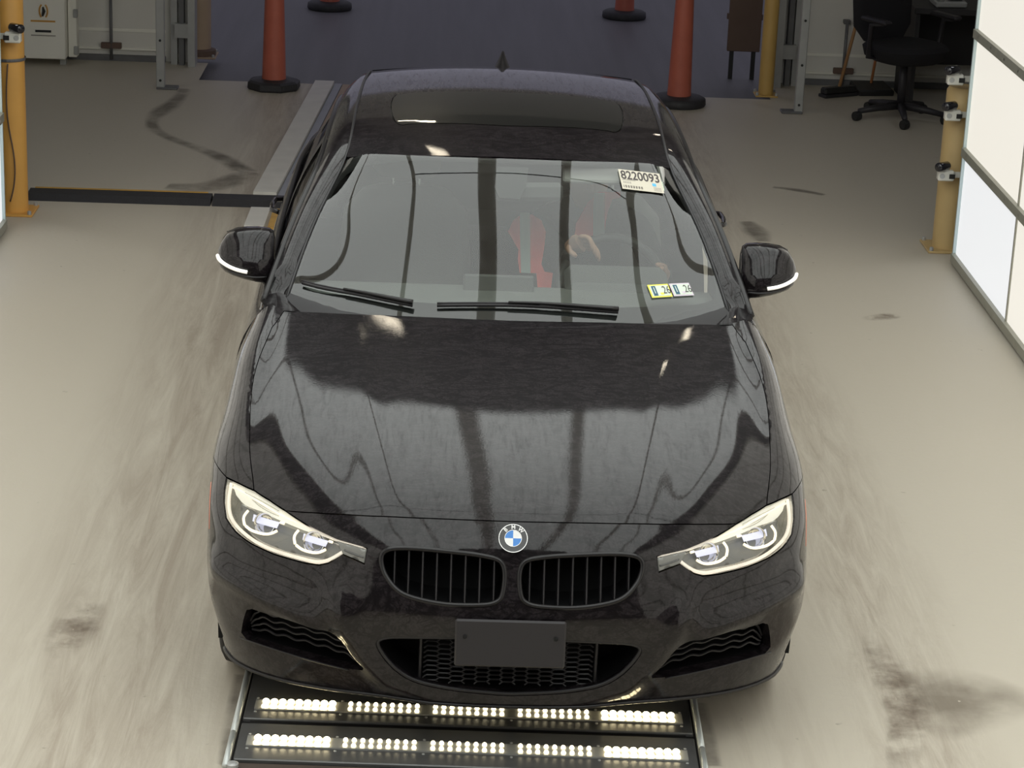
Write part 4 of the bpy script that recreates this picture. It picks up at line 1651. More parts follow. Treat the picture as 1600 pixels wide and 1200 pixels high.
for sx in (-.37, .37):
    st = rounded([((sx, 2.36, .34), .24, .24), ((sx, 2.36, .44), .26, .27), ((sx, 2.36, .50), .25, .27), ((sx, 2.36, .525), .20, .22)]).build('front_seat', 'seat_leather', car, smooth=True, angle=R(50))
    rounded([((sx, 2.57, .46), .23, .07), ((sx, 2.60, .60), .25, .08), ((sx, 2.66, .80), .255, .075), ((sx, 2.72, .98), .235, .06), ((sx, 2.745, 1.05), .17, .05), ((sx, 2.75, 1.07), .10, .03)]).build('seat_back', 'seat_leather', st, smooth=True, angle=R(50))
    rounded([((sx, 2.755, 1.10), .10, .04), ((sx, 2.76, 1.13), .13, .05), ((sx, 2.77, 1.22), .13, .05), ((sx, 2.78, 1.26), .10, .035)]).build('headrest', 'seat_leather', st, smooth=True, angle=R(50))
    for dx in (-.05, .05):
        MB().tube([(sx+dx, 2.74, 1.03), (sx+dx, 2.755, 1.13)], .007, 6).build('headrest_post', 'chrome', st)
mat('bench_dark', (.05, .05, .05), .8)
rb = rounded([((0, 3.25, .36), .62, .24), ((0, 3.25, .50), .64, .25), ((0, 3.25, .53), .58, .2)]).build('rear_bench', 'bench_dark', car, smooth=True, angle=R(50))
rounded([((0, 3.46, .50), .62, .07), ((0, 3.53, .80), .62, .07), ((0, 3.58, .98), .56, .05)]).build('bench_back', 'bench_dark', rb, smooth=True, angle=R(50))
MB().box((0, 3.78, .98), (1.2, .42, .02)).build('parcel_shelf', 'bench_dark', car)
MB().box((0, 2.30, .30), (1.40, 2.0, .03)).build('cabin_floor', 'dash_dark', car)
# headliner below the roof sheet
P_, N_ = RS.gP, None
hl_rows = []
for v in np.linspace(.02, RS.vmax-.02, 12):
    u = np.linspace(RS.umin*.97, RS.umax*.97, 13)
    p, n_ = RS.pn(u, np.full(13, v))
    hl_rows.append([tuple(q) for q in p-n_*.03])
MB().grid(hl_rows).build('headliner', 'liner_grey', car, smooth=True)
# sensor housing and interior mirror behind the glass
sh = [ws_pt(*q, -.008) for q in ((777, 257), (826, 259), (822, 290), (812, 308), (780, 306), (773, 290))]
shv = [tuple(p) for p in sh]+[tuple(p+np.array([0, .05, -.02])) for p in sh]
make('sensor_housing', shv, [tuple(range(5, -1, -1)), tuple(range(6, 12))]+[(i, (i+1) % 6, 6+(i+1) % 6, 6+i) for i in range(6)], 'bench_dark', car)
MB().box((.07, 1.90, 1.262), (.24, .035, .065), (R(-10), 0, R(8)), .015).build('interior_mirror', 'dash_dark', car)
MB().box((.37, 2.02, 1.305), (.36, .10, .018), (R(25), 0, 0), .006).build('sun_visor', 'liner_grey', car)

# ---------------------------------------------------------------- the driver
mat('cloth_dark', (.055, .058, .06), .85, bump=(160, .3))
mat('trousers', (.035, .035, .045), .85)
mat('vest_red', (1.0, .13, .11), .7, noise=(25, .2))
mat('vest_strip', (.42, .47, .44), .4)
mat('skin', (.48, .27, .18), .55)
mat('hair_dark', (.03, .022, .018), .7)
mat('shoe', (.02, .02, .02), .6)


def skin_mesh(name, joints, bones, material, parent=None, sub=2, smooth=True):
    """continuous tapered figure grown around joints: {name: (xyz, (rx, ry))}"""
    me = bpy.data.meshes.new(name)
    keys = list(joints)
    me.from_pydata([joints[k][0] for k in keys], [(keys.index(a), keys.index(b)) for a, b in bones], [])
    o = bpy.data.objects.new(name, me)
    COL.objects.link(o)
    md = o.modifiers.new('skin', 'SKIN')
    md.use_smooth_shade = True
    for i, k in enumerate(keys):
        rr = joints[k][1]
        sv = me.skin_vertices[0].data[i]
        sv.radius = rr if isinstance(rr, tuple) else (rr, rr)
        sv.use_root = (i == 0)
    sd = o.modifiers.new('sub', 'SUBSURF')
    sd.levels = sub
    sd.render_levels = sub
    dg = bpy.context.evaluated_depsgraph_get()
    m2 = bpy.data.meshes.new_from_object(o.evaluated_get(dg))
    bpy.data.objects.remove(o)
    m2.name = name
    m2.materials.clear()
    m2.materials.append(MATS[material])
    m2.shade_smooth()
    ob = bpy.data.objects.new(name, m2)
    COL.objects.link(ob)
    if parent:
        ob.parent = parent
    return ob


DX = .31
J = {
 'pelvis': ((DX+.04, 2.42, .60), (.15, .12)), 'waist': ((DX+.02, 2.41, .74), (.14, .105)), 'chest': ((DX, 2.40, .93), (.165, .11)), 'neckbase': ((DX, 2.42, 1.065), (.085, .07)),
 'neck': ((DX, 2.40, 1.12), .05),
 'shR': ((DX-.19, 2.40, 1.03), .062), 'elR': ((.235, 2.21, .90), .046), 'wrR': ((.235, 1.965, 1.035), .030),
 'shL': ((DX+.19, 2.40, 1.03), .062), 'elL': ((DX+.27, 2.20, .86), .046), 'wrL': ((.575, 2.0, .955), .030),
 'hipR': ((DX-.06, 2.34, .57), .085), 'knR': ((DX-.08, 1.98, .64), .065), 'anR': ((DX-.02, 1.72, .38), .045),
 'hipL': ((DX+.15, 2.34, .57), .085), 'knL': ((DX+.18, 1.98, .64), .065), 'anL': ((DX+.14, 1.72, .38), .045),
}
B_ = [('pelvis', 'waist'), ('waist', 'chest'), ('chest', 'neckbase'), ('neckbase', 'neck'), ('neckbase', 'shR'), ('shR', 'elR'), ('elR', 'wrR'), ('neckbase', 'shL'), ('shL', 'elL'), ('elL', 'wrL'),
      ('pelvis', 'hipR'), ('hipR', 'knR'), ('knR', 'anR'), ('pelvis', 'hipL'), ('hipL', 'knL'), ('knL', 'anL')]
person = skin_mesh('person', J, B_, 'cloth_dark')
tag(person, 'person in a red safety vest with grey strips driving, hand on wheel', 'person')
# head
hd = []
for k, (dz, rx, ry, dy) in enumerate([(-.115, .02, .03, -.035), (-.105, .045, .055, -.03), (-.08, .060, .075, -.02), (-.04, .070, .088, -.01), (0, .076, .095, 0), (.04, .077, .097, .004), (.075, .068, .088, .008), (.10, .047, .062, .01), (.113, .015, .02, .01)]):
    hd.append([(rx*math.cos(2*PI*i/20), dy+ry*math.sin(2*PI*i/20)-(.012 if i == 15 and -.05 < dz < .02 else 0), dz) for i in range(21)])
hm = MB().grid(hd)
hm.tube([(0, -.092, .012), (0, -.108, -.016), (0, -.104, -.028), (0, -.088, -.032)], [.007, .012, .014, .008], 8)      # nose
for sx in (-1, 1):
    hm.lathe([(.001, -.012), (.018, -.008), (.022, 0), (.016, .008), (.001, .010)], (sx*.078, .012, -.005), 'X', 10)      # ears
hm.tube([(-.024, -.080, -.062), (0, -.089, -.060), (.024, -.080, -.062)], [.003, .006, .003], 6)                       # mouth
head = hm.build('head', 'skin', person, smooth=True, loc=(DX, 2.375, 1.215))
for sx in (-1, 1):
    MB().lathe([(0.0005, -.006), (.009, -.004), (.011, 0), (.009, .004), (.0005, .006)], axis='Y', n=12).build('eye', 'ink', head, loc=(sx*.030, -.082, .012), smooth=True)
hr = []
for (dz, rx, ry, dy) in [(-.02, .080, .075, .032), (.03, .083, .090, .022), (.07, .078, .096, .012), (.10, .058, .076, .012), (.118, .02, .025, .012)]:
    hr.append([(rx*math.cos(2*PI*i/20), dy+ry*math.sin(2*PI*i/20), dz) for i in range(21)])
MB().grid(hr).build('hair', 'hair_dark', person, smooth=True, loc=(DX, 2.378, 1.215))


def hand(wr, palm, spread, tips, thumb, name='hand'):
    """palm and five separately rooted fingers; tips: list of (knuckle, middle, tip) points"""
    W_, P__ = Vector(wr), Vector(palm)
    mb = MB()
    a = (P__-W_).normalized()
    sp_ = Vector(spread).normalized()
    up = a.cross(sp_).normalized()
    rows = []
    for t, hw, th in ((0, .024, .018), (.35, .032, .018), (.75, .042, .016), (1.0, .041, .013)):
        c = W_+(P__-W_)*t
        rows.append([tuple(c+sp_*hw*math.cos(2*PI*k/14)+up*th*math.sin(2*PI*k/14)) for k in range(15)])
    mb.grid(rows)
    mb.add(rows[-1][:-1], [tuple(range(14))])
    for kn, md_, tp in tips:
        c = curve([kn, md_, tp], 9)
        mb.tube(c, [.0095, .0095, .0092, .009, .0088, .0085, .008, .0075, .005], 8)
    c = curve(thumb, 9)
    mb.tube(c, [.013, .0125, .012, .011, .0105, .010, .0095, .009, .006], 8)
    return mb.build(name, 'skin', person, smooth=True)


# right hand laid over the top left of the rim
wr = (.225, 1.985, 1.045)
pa = (.262, 1.925, 1.078)
tips = []
for k, off in enumerate((-.030, -.010, .010, .030)):
    L_ = (.075, .085, .08, .065)[k]
    kn = (pa[0]+.012+off*.45, pa[1]-.004+off*.3, pa[2]+.002-off*.75)
    tips.append((kn, (kn[0]+.030, kn[1]-L_*.42, kn[2]+.004), (kn[0]+.042, kn[1]-L_*.55, kn[2]-.034)))
hand(wr, pa, (.45, .3, -.75), tips, [(.232, 1.965, 1.06), (.225, 1.935, 1.05), (.25, 1.905, 1.035)])
wr = (.575, 1.995, .955)
pa = (.560, 1.935, .965)
tips = []
for k, off in enumerate((-.030, -.010, .010, .030)):
    kn = (pa[0]-.004, pa[1]-.004, pa[2]-off)
    tips.append((kn, (kn[0]-.016, kn[1]-.030, kn[2]), (kn[0]-.036, kn[1]-.016, kn[2]-.004)))
hand(wr, pa, (0, .1, -1), tips, [(.568, 1.975, .985), (.552, 1.945, 1.00), (.535, 1.92, 1.01)])
for nm in ('anR', 'anL'):
    p = J[nm][0]
    rounded([((p[0], p[1]-.06, .325), .045, .13), ((p[0], p[1]-.05, .36), .045, .12), ((p[0], p[1]-.0, .40), .04, .06), ((p[0], p[1]+.02, .43), .038, .045)], 16, .9).build('shoe', 'shoe', person, smooth=True)
    rounded([((p[0], p[1], .40), .05, .055), ((p[0], p[1]+.01, .46), .056, .06)], 14, 1).build('trouser_cuff', 'trousers', person, smooth=True)


def chest_y(x):
    return 2.255+1.1*(x-.28)**2


def cloth(pxpoly, name, material, lift=0.0, tilt=0.0):
    pts = []
    for (a, b) in pxpoly:
        y = 2.27
        for _ in range(4):
            q = on_y(a, b, y)
            y = chest_y(q[0])-lift-tilt*(1.07-q[2])
        pts.append((q[0], q[2]))
    P2 = np.array(pts)
    V, F, loops = tri_region(P2, [], .02)
    front = [(x, chest_y(x)-lift-tilt*(1.07-z), z) for x, z in V]
    back = [(x, y+.006, z) for x, y, z in front]
    n = len(front)
    fs = [tuple(f) for f in F]+[tuple(n+i for i in f[::-1]) for f in F]
    L = loops[0]
    s0 = 2*n
    lf = [(x, chest_y(x)-lift-tilt*(1.07-z), z) for x, z in L]
    lb = [(x, y+.006, z) for x, y, z in lf]
    m = len(L)
    fs += [(s0+i, s0+(i+1) % m, s0+m+(i+1) % m, s0+m+i) for i in range(m)]
    return make(name, front+back+lf+lb, fs, material, person, smooth=False)


vs1 = [(812, 338), (832, 336), (846, 345), (853, 363), (850, 390), (846, 413), (851, 425), (864, 427), (861, 450), (840, 449), (838, 427), (812, 426), (809, 405), (810, 390), (794, 362), (802, 345)]
vest = cloth(vs1, 'vest', 'vest_red', .012, .35)
cloth([(812, 333), (828, 333), (829, 427), (814, 426)], 'vest_strip', 'vest_strip', .017, .35)
cloth([(918, 318), (936, 300), (970, 300), (970, 308), (957, 312), (950, 330), (946, 350), (944, 370), (927, 368), (897, 377), (900, 350)], 'vest', 'vest_red', .012, .05)
cloth([(928, 302), (945, 302), (945, 371), (927, 368)], 'vest_strip', 'vest_strip', .017, .05)
cloth([(1000, 380), (1006, 388), (1014, 412), (1000, 400)], 'vest', 'vest_red', .012, .05)

# ---------------------------------------------------------------- stickers on the screen
mat('paper', (.60, .56, .47), .7, spec=.2)
mat('paper_edge', (.55, .66, .50), .6)
mat('ink_brown', (.06, .05, .05), .6)
mat('sticker_yellow', (.75, .72, .10), .5)
mat('sticker_lilac', (.62, .55, .62), .5)
mat('sticker_pale', (.62, .70, .60), .5)
mat('sticker_blue', (.03, .10, .16), .5)
mat('print_blue', (.10, .45, .75), .5)


def ws_frame(quad, off):
    """flat frame on the screen from four measured corners: tl, tr, br, bl"""
    P = [ws_pt(a, b, off)+CAR_OFF for a, b in quad]
    o = sum(P)/4
    ex_ = Vector((P[1]+P[2]-P[0]-P[3])/2)
    ey_ = Vector((P[0]+P[1]-P[3]-P[2])/2)
    w, h = ex_.length, ey_.length
    ex_.normalize()
    n_ = ex_.cross(ey_).normalized()
    ey_ = n_.cross(ex_)
    M = Matrix((ex_, ey_, n_)).transposed().to_4x4()
    M.translation = Vector(o)
    return M, w, h


M, w, h = ws_frame([(965, 266), (1030, 274), (1036, 304), (972, 297)], .006)
lab = MB().box((0, 0, 0), (w, h, .0012)).build('lot_sticker', 'paper')
lab.matrix_world = M
tag(lab, 'white paper sticker printed 8220093 at the top of the windscreen', 'sticker')
t = text_mesh('number', '8220093', h*.60, 'ink_brown', lab, bold=h*.012)
xs_ = [v.co.x for v in t.data.vertices]
kx = w*.92/(max(xs_)-min(xs_))
for v in t.data.vertices:
    v.co.x *= kx
t.location = (0, h*.20, .0012)
for k in range(22):
    if k % 3 != 1:
        MB().box((-w*.45+k*w*.021, -h*.36, .001), (w*.012, h*.12, .0006)).build('bar_line', 'ink_brown', lab)
for k in range(5):
    MB().box((-w*.43+k*w*.04, -h*.15, .001), (w*.018, h*.09, .0006)).build('small_print', 'ink_soft', lab)
MB().box((-w*.30, -h*.03, .001), (w*.32, h*.022, .0006)).build('rule', 'ink_soft', lab)
MB().box((w*.30, -h*.13, .001), (w*.09, h*.14, .0006)).build('blue_mark', 'print_blue', lab)
for k in range(3):
    MB().box((w*.36, -h*(.28+.07*k), .001), (w*.18, h*.018, .0006)).build('rule', 'ink_soft', lab)
MB().box((w*.505, -h*.12, -.001), (w*.04, h*.45, .001)).build('tab', 'paper_edge', lab)

for quad, edge, lbl in (([(1010, 447), (1043, 445), (1050, 465), (1019, 467)], 'sticker_yellow', 'small yellow-edged inspection sticker marked 26 low on the windscreen'),
                        ([(1045, 445), (1076, 443.5), (1083, 463), (1052, 464.5)], 'sticker_lilac', 'small lilac-edged inspection sticker marked 26 nearest the right mirror')):
    M, w, h = ws_frame(quad, .005)
    stk = MB().box((0, 0, 0), (w, h, .001)).build('inspection_sticker', edge)
    stk.matrix_world = M
    tag(stk, lbl, 'sticker', 'inspection stickers on the windscreen')
    MB().box((w*.01, 0, .0008), (w*.88, h*.80, .0006)).build('face', 'sticker_pale', stk)
    MB().box((-w*.26, 0, .0014), (w*.20, h*.74, .0006)).build('blue_field', 'sticker_blue', stk)
    MB().box((w*.06, -h*.24, .0014), (w*.16, h*.16, .0006)).build('mark', edge, stk)
    t = text_mesh('year', '26', h*.82, 'ink_brown', stk, squash=.62)
    t.location = (w*.31, 0, .0018)
    t = text_mesh('month', '1', h*.7, 'sticker_pale', stk, squash=.7)
    t.location = (-w*.26, 0, .0022)
# ---------------------------------------------------------------- light plate in the floor
mat('plate_metal', (.13, .13, .13), .4, metal=.4, noise=(14, .2))
mat('plate_slot', (.012, .011, .011), .6)
mat('led_glow', (1, .95, .8), .3, emit=(1.0, .86, .55), estr=6.0)
mat('led_glow_end', (1, .95, .8), .3, emit=(1.0, .84, .50), estr=15.0)
mat('strip_base', (.35, .35, .33), .4, metal=.3)
mat('edge_tube', (.55, .58, .57), .25, metal=.3)
mat('rotten_board', (.075, .055, .045), .8, noise=(8, .4, (1, 5, 1)))
pc = on_z(731, 1130, .02)
plate = empty('floor_light_plate', (-.10, .235, 0), R(-1.1))
tag(plate, 'dark metal floor plate with two rows of glowing LED strips under the bumper', 'light')
for y0, y1 in ((-.22, .01), (.04, .62)):
    MB().box((0, (y0+y1)/2, .012), (1.345, y1-y0, .014), None, .003).build('cover_panel', 'plate_metal', plate)
MB().box((0, .025, .008), (1.30, .05, .008)).build('slot', 'plate_slot', plate)
MB().box((0, .16, .004), (1.36, .86, .008)).build('tray', 'plate_slot', plate)
MB().box((0, -.262, .006), (1.34, .06, .012)).build('front_board', 'rotten_board', plate)
for s in (-1, 1):
    for ya, yb in ((-.27, -.06), (-.055, .40)):
        MB().tube([(s*.690, ya, .02), (s*.690, yb, .02)], .010, 8).build('edge_tube', 'edge_tube', plate, smooth=True)
    MB().lathe([(.018, 0), (.018, .01), (.010, .014), (0, .014)], n=14, cap=False).build('corner_bolt', 'steel', plate, loc=(s*.670, -.262, .016))
led_me = {}
for yy in (.128, -.110):
    x0, x1 = -.640, .640
    strip = MB().box((0, yy, .021), (1.29, .062, .006)).build('led_strip', 'strip_base', plate)
    seg = (x1-x0)/5
    for g in range(5):
        endseg = g in (0, 4)
        key = endseg
        if key not in led_me:
            rr = .0105 if endseg else .0068
            led_me[key] = MB().lathe([(rr, 0), (rr, .002), (rr*.9, .005), (rr*.6, .0075), (0, .0088)], (0, 0, 0), 'Z', 10, cap=False).build('led', 'led_glow_end' if endseg else 'led_glow', strip, smooth=True)
            spare = True
        else:
            spare = False
        for k in range(18):
            x = x0+seg*g+.014+(seg-.030)*(k//2+.5)/9
            if spare:
                o, spare = led_me[key], False
            else:
                o = led_me[key].copy()
                COL.objects.link(o)
            o.parent = strip
            o.location = (x, yy+(.017 if k % 2 else -.017), .0245)
    for k in range(6):
        MB().lathe([(.0045, 0), (.0045, .002), (.002, .0035)], n=8).build('screw', 'steel', plate, loc=(-.64+k*.256, yy+.045, .0195))
        MB().lathe([(.0045, 0), (.0045, .002), (.002, .0035)], n=8).build('screw', 'steel', plate, loc=(-.64+k*.256, yy-.045, .0195))

# ---------------------------------------------------------------- cones
def cone(p, label, square, h=1.05):
    root = empty('traffic_cone', (p[0], p[1], 0 if p[1] < THR else -.06), random.uniform(0, 1))
    tag(root, label, 'traffic cone', 'orange channelizer cones at the opening')
    n = 8 if square else 24
    MB().lathe([(.175, 0), (.185, .012), (.182, .05), (.16, .062), (.10, .07), (.0, .07)], n=n, cap=False).build('base', 'black_rubber', root, smooth=not square)
    MB().lathe([(.083, .06), (.080, .10), (.070, .45), (.058, .85), (.050, h-.05), (.035, h), (0.0, h)], n=24, cap=False).build('cone_body', 'cone_orange', root, smooth=True)
    MB().lathe([(.030, h-.01), (.034, h+.02), (.020, h+.05), (0, h+.05)], n=14, cap=False).build('cap_knob', 'cone_orange', root, smooth=True)
    return root


cone(on_z(428, 138), 'tall orange cone on black eight-sided base left of the car roof', True)
cone(on_z(1060, 164), 'tall orange cone on black base right of the car roof', False)
cone(on_z(515, 14, -.06), 'far orange cone out in the yard, left one', False)
cone(on_z(975, 28, -.06), 'far orange cone out in the yard, right one', False)

# ---------------------------------------------------------------- posts with cameras
def post(p, r_, h, material, label, name='bollard'):
    root = empty(name, (p[0], p[1], 0))
    tag(root, label, 'post')
    MB().lathe([(r_, .0), (r_, h-.02), (r_*.85, h), (0, h)], n=24, cap=False).build('tube', material, root, smooth=True, angle=R(40))
    MB().box((0, 0, .006), (r_*3.0, r_*3.0, .012), None, .003).build('base_plate', material, root)
    for sx in (-1, 1):
        for sy in (-1, 1):
            MB().lathe([(.011, 0), (.011, .016), (.006, .02), (0, .02)], n=8, cap=False).build('anchor_bolt', 'steel', root, loc=(sx*r_*1.28, sy*r_*1.28, .012))
    return root


pl_ = post((-2.522, 6.25), .078, 1.75, 'yellow_post', 'bright yellow steel post behind the left light panel')
pr_ = post((2.49, 6.12), .085, .88, 'tan_post', 'tan steel post beside the right light panel')


def scan_camera(p, rz, label, up=True):
    root = empty('scan_camera', p, rz)
    tag(root, label, 'camera', 'small cameras clamped to the posts')
    MB().box((0, 0, -.02), (.085, .05, .055), None, .006).build('housing', 'camera_white', root)
    MB().box((.03, -.027, -.02), (.03, .006, .024)).build('port', 'frame_black', root)
    MB().lathe([(.014, -.028), (.014, -.024), (.008, -.022)], axis='Y', n=12).build('screw', 'steel', root, loc=(-.022, 0, -.02))
    MB().lathe([(.022, -.055), (.024, -.05), (.024, .02), (.018, .03), (0, .03)], axis='Y', n=16, cap=True).build('lens_barrel', 'camera_black', root, loc=(-.012, -.015, .032), smooth=True, rot=(0, 0, R(-50)))
    MB().lathe([(.02, 0), (.018, .012), (.008, .018)], n=14).build('swivel', 'camera_white', root, loc=(0, 0, .006))
    MB().box((.07, .02, -.02), (.08, .012, .03)).build('bracket', 'camera_white', root)
    return root


for (px_, py_, lbl) in ((1493, 118, 'topmost small camera above the tan post'), (1489, 174, 'middle small camera on the tan post'), (1478, 268, 'lowest small camera on the tan post')):
    q = on_y(px_, py_, 5.99)
    scan_camera((q[0], 5.99, q[2]), 0, lbl)
q = on_y(20, 52, 6.11)
cL = scan_camera((q[0], 6.11, q[2]), 0, 'small camera clamped to the bright yellow post')
cL.scale = (-1, 1, 1)
q = [on_y(a, b, 6.16) for a, b in ((12, 100), (10, 150), (14, 200), (22, 245), (20, 300), (16, 315))]
tag(MB().tube(curve([(p[0], p[1], p[2]) for p in q], 30), .004, 6).build('cable', 'brown_board', None, smooth=True), 'thin dark cable hanging down the yellow post', 'cable')
MB().lathe([(.084, -.008), (.085, 0), (.084, .008)], n=24, cap=False).build('band', 'steel_dark', pl_, loc=(0, 0, .83))

# ---------------------------------------------------------------- floor ramp, guide strips
hump = empty('cable_ramp', (-1.80, 6.60, 0), R(0.4))
tag(hump, 'low black rubber cable ramp with yellow edge lying across the floor', 'cable ramp')
prof = [(-.10, 0), (-.055, .032), (.05, .036), (.10, 0)]
for x0, x1, mt in ((-.70, .30, 'black_rubber'), (.31, .80, 'black_rubber')):
    vs = [(x, y, z) for x in (x0, x1) for y, z in prof]
    make('ramp_section', vs, [(0, 1, 5, 4), (1, 2, 6, 5), (2, 3, 7, 6), (3, 2, 1, 0), (4, 5, 6, 7), (0, 4, 7, 3)], mt, hump)
MB().box((-.2, .06, .036), (.95, .018, .006)).build('yellow_stripe', 'stripe_yellow', hump)

gs = empty('guide_rail', (0, 0, 0))
tag(gs, 'white floor guide strip with bluish and tan bands leading to the opening', 'guide rail')
for (a0, a1, b0, b1, z, m_) in ((1, 2, 1, 2, 0, 0),):
    pass


def floor_quad(px4, z0, z1, name, material, parent):
    P = [on_z(a, b, z1) for a, b in px4]
    vs = [(p[0], p[1], z1) for p in P]+[(p[0], p[1], z0) for p in P]
    return make(name, vs, [(0, 1, 2, 3), (7, 6, 5, 4), (0, 4, 5, 1), (1, 5, 6, 2), (2, 6, 7, 3), (3, 7, 4, 0)], material, parent)


def floor_strip(xa0, xb0, ya, xa1, xb1, yb, z1, name, material, parent):
    vs = [(xa0, ya, z1), (xb0, ya, z1), (xb1, yb, z1), (xa1, yb, z1)]
    vs += [(x, y, 0) for x, y, z in vs]
    return make(name, vs, [(0, 1, 2, 3), (7, 6, 5, 4), (0, 4, 5, 1), (1, 5, 6, 2), (2, 6, 7, 3), (3, 7, 4, 0)], material, parent)


floor_strip(-1.285, -1.155, 6.75, -1.130, -1.000, 9.98, .030, 'white_board', 'guide_white', gs)
floor_strip(-1.150, -1.105, 6.75, -.995, -.945, 9.98, .012, 'blue_band', 'guide_blue', gs)
floor_strip(-1.100, -.99, 6.75, -.940, -.82, 9.98, .008, 'tan_band', 'guide_tan', gs)
floor_strip(-1.275, -1.17, 6.05, -1.27, -1.165, 6.45, .018, 'white_board', 'guide_white', gs)
floor_strip(-1.15, -1.05, 6.05, -1.15, -1.05, 6.45, .012, 'yellow_band', 'stripe_yellow', gs)

# ---------------------------------------------------------------- things along the far wall
bxr = empty('utility_box', (-3.02, 10.38, 0))
tag(bxr, 'white utility box with a small orange logo by the far wall', 'cabinet')
MB().box((-.10, .0, .62), (.46, .16, 1.14), None, .006).build('body', 'white_box', bxr)
MB().box((.165, .07, .62), (.06, .10, 1.14), None, .004).build('side_flange', 'white_box', bxr)
for z in (.10, .36, .70):
    MB().box((.19, .02, z), (.03, .03, .06), None, .004).build('hinge', 'steel', bxr)
for sx in (-.2, .1):
    MB().box((sx, .02, .025), (.04, .06, .05)).build('foot', 'steel', bxr)
# logo: two orange arcs around a dark upright figure, with soft print lines below
for k, s in ((0, -1), (1, 1)):
    arc = [(-.015+s*.028*math.cos(a), -.083, .385+.05*math.sin(a)) for a in np.linspace(-1.0, 1.1, 12)]
    MB().tube(arc, .006, 5).build('logo_arc', 'logo_orange', bxr)
MB().tube([(-.022, -.084, .35), (-.012, -.084, .385), (-.018, -.084, .415)], [.007, .012, .006], 6).build('logo_figure', 'ink', bxr)
MB().box((-.02, -.082, .315), (.17, .002, .012)).build('print_line', 'logo_orange', bxr)
MB().box((-.02, -.082, .245), (.11, .002, .016)).build('print_line', 'ink', bxr)
MB().box((-.02, -.082, .215), (.17, .002, .007)).build('print_line', 'ink_soft', bxr)


def drop_bolt(x, label):
    root = empty('drop_bolt', (x, 10.575, 0))
    tag(root, label, 'door bolt', 'drop bolts on the far wall')
    MB().tube([(0, 0, .012), (0, 0, .46)], .011, 8).build('rod', 'steel_dark', root, smooth=True)
    MB().box((0, .005, .110), (.145, .03, .042), None, .004).build('guide_block', 'brown_board', root)
    MB().box((0, .02, .46), (.05, .05, .03), None, .004).build('rod_guide', 'steel_dark', root)


drop_bolt(-2.61, 'dark drop bolt on the far wall next to the white utility box')
drop_bolt(2.605, 'dark drop bolt on the far wall behind the broom')


def door_track(s, x, y, label):
    root = empty('door_track', (x, y, 0))
    tag(root, label, 'door track', 'steel tracks of the overhead door')
    MB().box((0, 0, 1.5), (.055, .05, 3.0), None, .004).build('post', 'steel', root)
    MB().box((s*-.045, .01, .008), (.14, .10, .016), None, .003).build('foot_plate', 'steel_dark', root)
    for z in (.03, .30, .60):
        MB().lathe([(.009, -.03), (.009, -.025)], axis='Y', n=8).build('bolt', 'frame_black', root, loc=(0, 0, z+.03))
    return root


door_track(-1, -2.15, 9.66, 'free-standing grey steel door post left of the opening')
door_track(1, 2.15, 9.57, 'free-standing grey steel door post right of the opening')
for s, X in ((-1, OPL), (1, OPR)):
    root = empty('door_jamb', (X+s*.10, 10.52, 0))
    tag(root, 'layered grey metal door jamb with vertical rail, '+('left' if s < 0 else 'right')+' edge of the opening', 'door jamb', 'jambs of the overhead door')
    MB().box((0, 0, 1.5), (.05, .16, 3.0)).build('inner_rail', 'steel', root)
    MB().box((s*.075, .02, 1.5), (.035, .08, 3.0)).build('dark_channel', 'steel_dark', root)
    MB().box((s*.13, .03, 1.5), (.045, .06, 3.0)).build('outer_rail', 'steel', root)
    MB().box((s*.07, -.03, .25), (.10, .05, .10)).build('roller_bracket', 'steel', root)
pb2 = post((-2.02, 10.88), .085, 1.1, 'beige', 'beige post just outside the opening on the left')
MB().lathe([(.12, 0), (.12, .05), (.09, .06)], n=20).build('skirt', 'brown_board', pb2)
post((2.00, 10.14), .052, 1.1, 'tan_post_far', 'yellow post standing at the right edge of the opening')
bb = empty('brown_board', (1.93, 11.0, .10), 0)
tag(bb, 'dark brown board hanging outside the opening behind the yellow post', 'board')
MB().box((0, 0, .55), (.24, .03, 1.0), None, .004).build('sheet', 'brown_board', bb)
MB().box((0, .03, .30), (.26, .04, .04)).build('batten', 'brown_board', bb)
for sx in (-.08, .08):
    MB().box((sx, .03, -.03), (.03, .03, .26)).build('leg', 'frame_black', bb)

# broom and dustpan
br = empty('broom', (2.52, 10.2, 0))
tag(br, 'long-handled broom leaning by the far wall near the chair', 'broom')
MB().tube([(0, 0, .05), (.28, .30, 1.25)], .012, 8).build('handle', 'wood_handle', br, smooth=True)
MB().box((0, 0, .045), (.28, .07, .05), (0, 0, .5), .012).build('head', 'frame_black', br)
MB().box((0, 0, .012), (.29, .085, .024), (0, 0, .5), .005).build('bristles', 'black_rubber', br)
dp = empty('dustpan', (2.78, 10.36, 0))
tag(dp, 'long orange-handled dustpan standing beside the broom', 'dustpan')
MB().tube([(0, .05, .04), (.10, .16, .80)], .010, 8).build('handle', 'orange_handle', dp, smooth=True)
MB().box((0, 0, .03), (.26, .22, .05), (R(8), 0, .2), .01).build('pan', 'frame_black', dp)

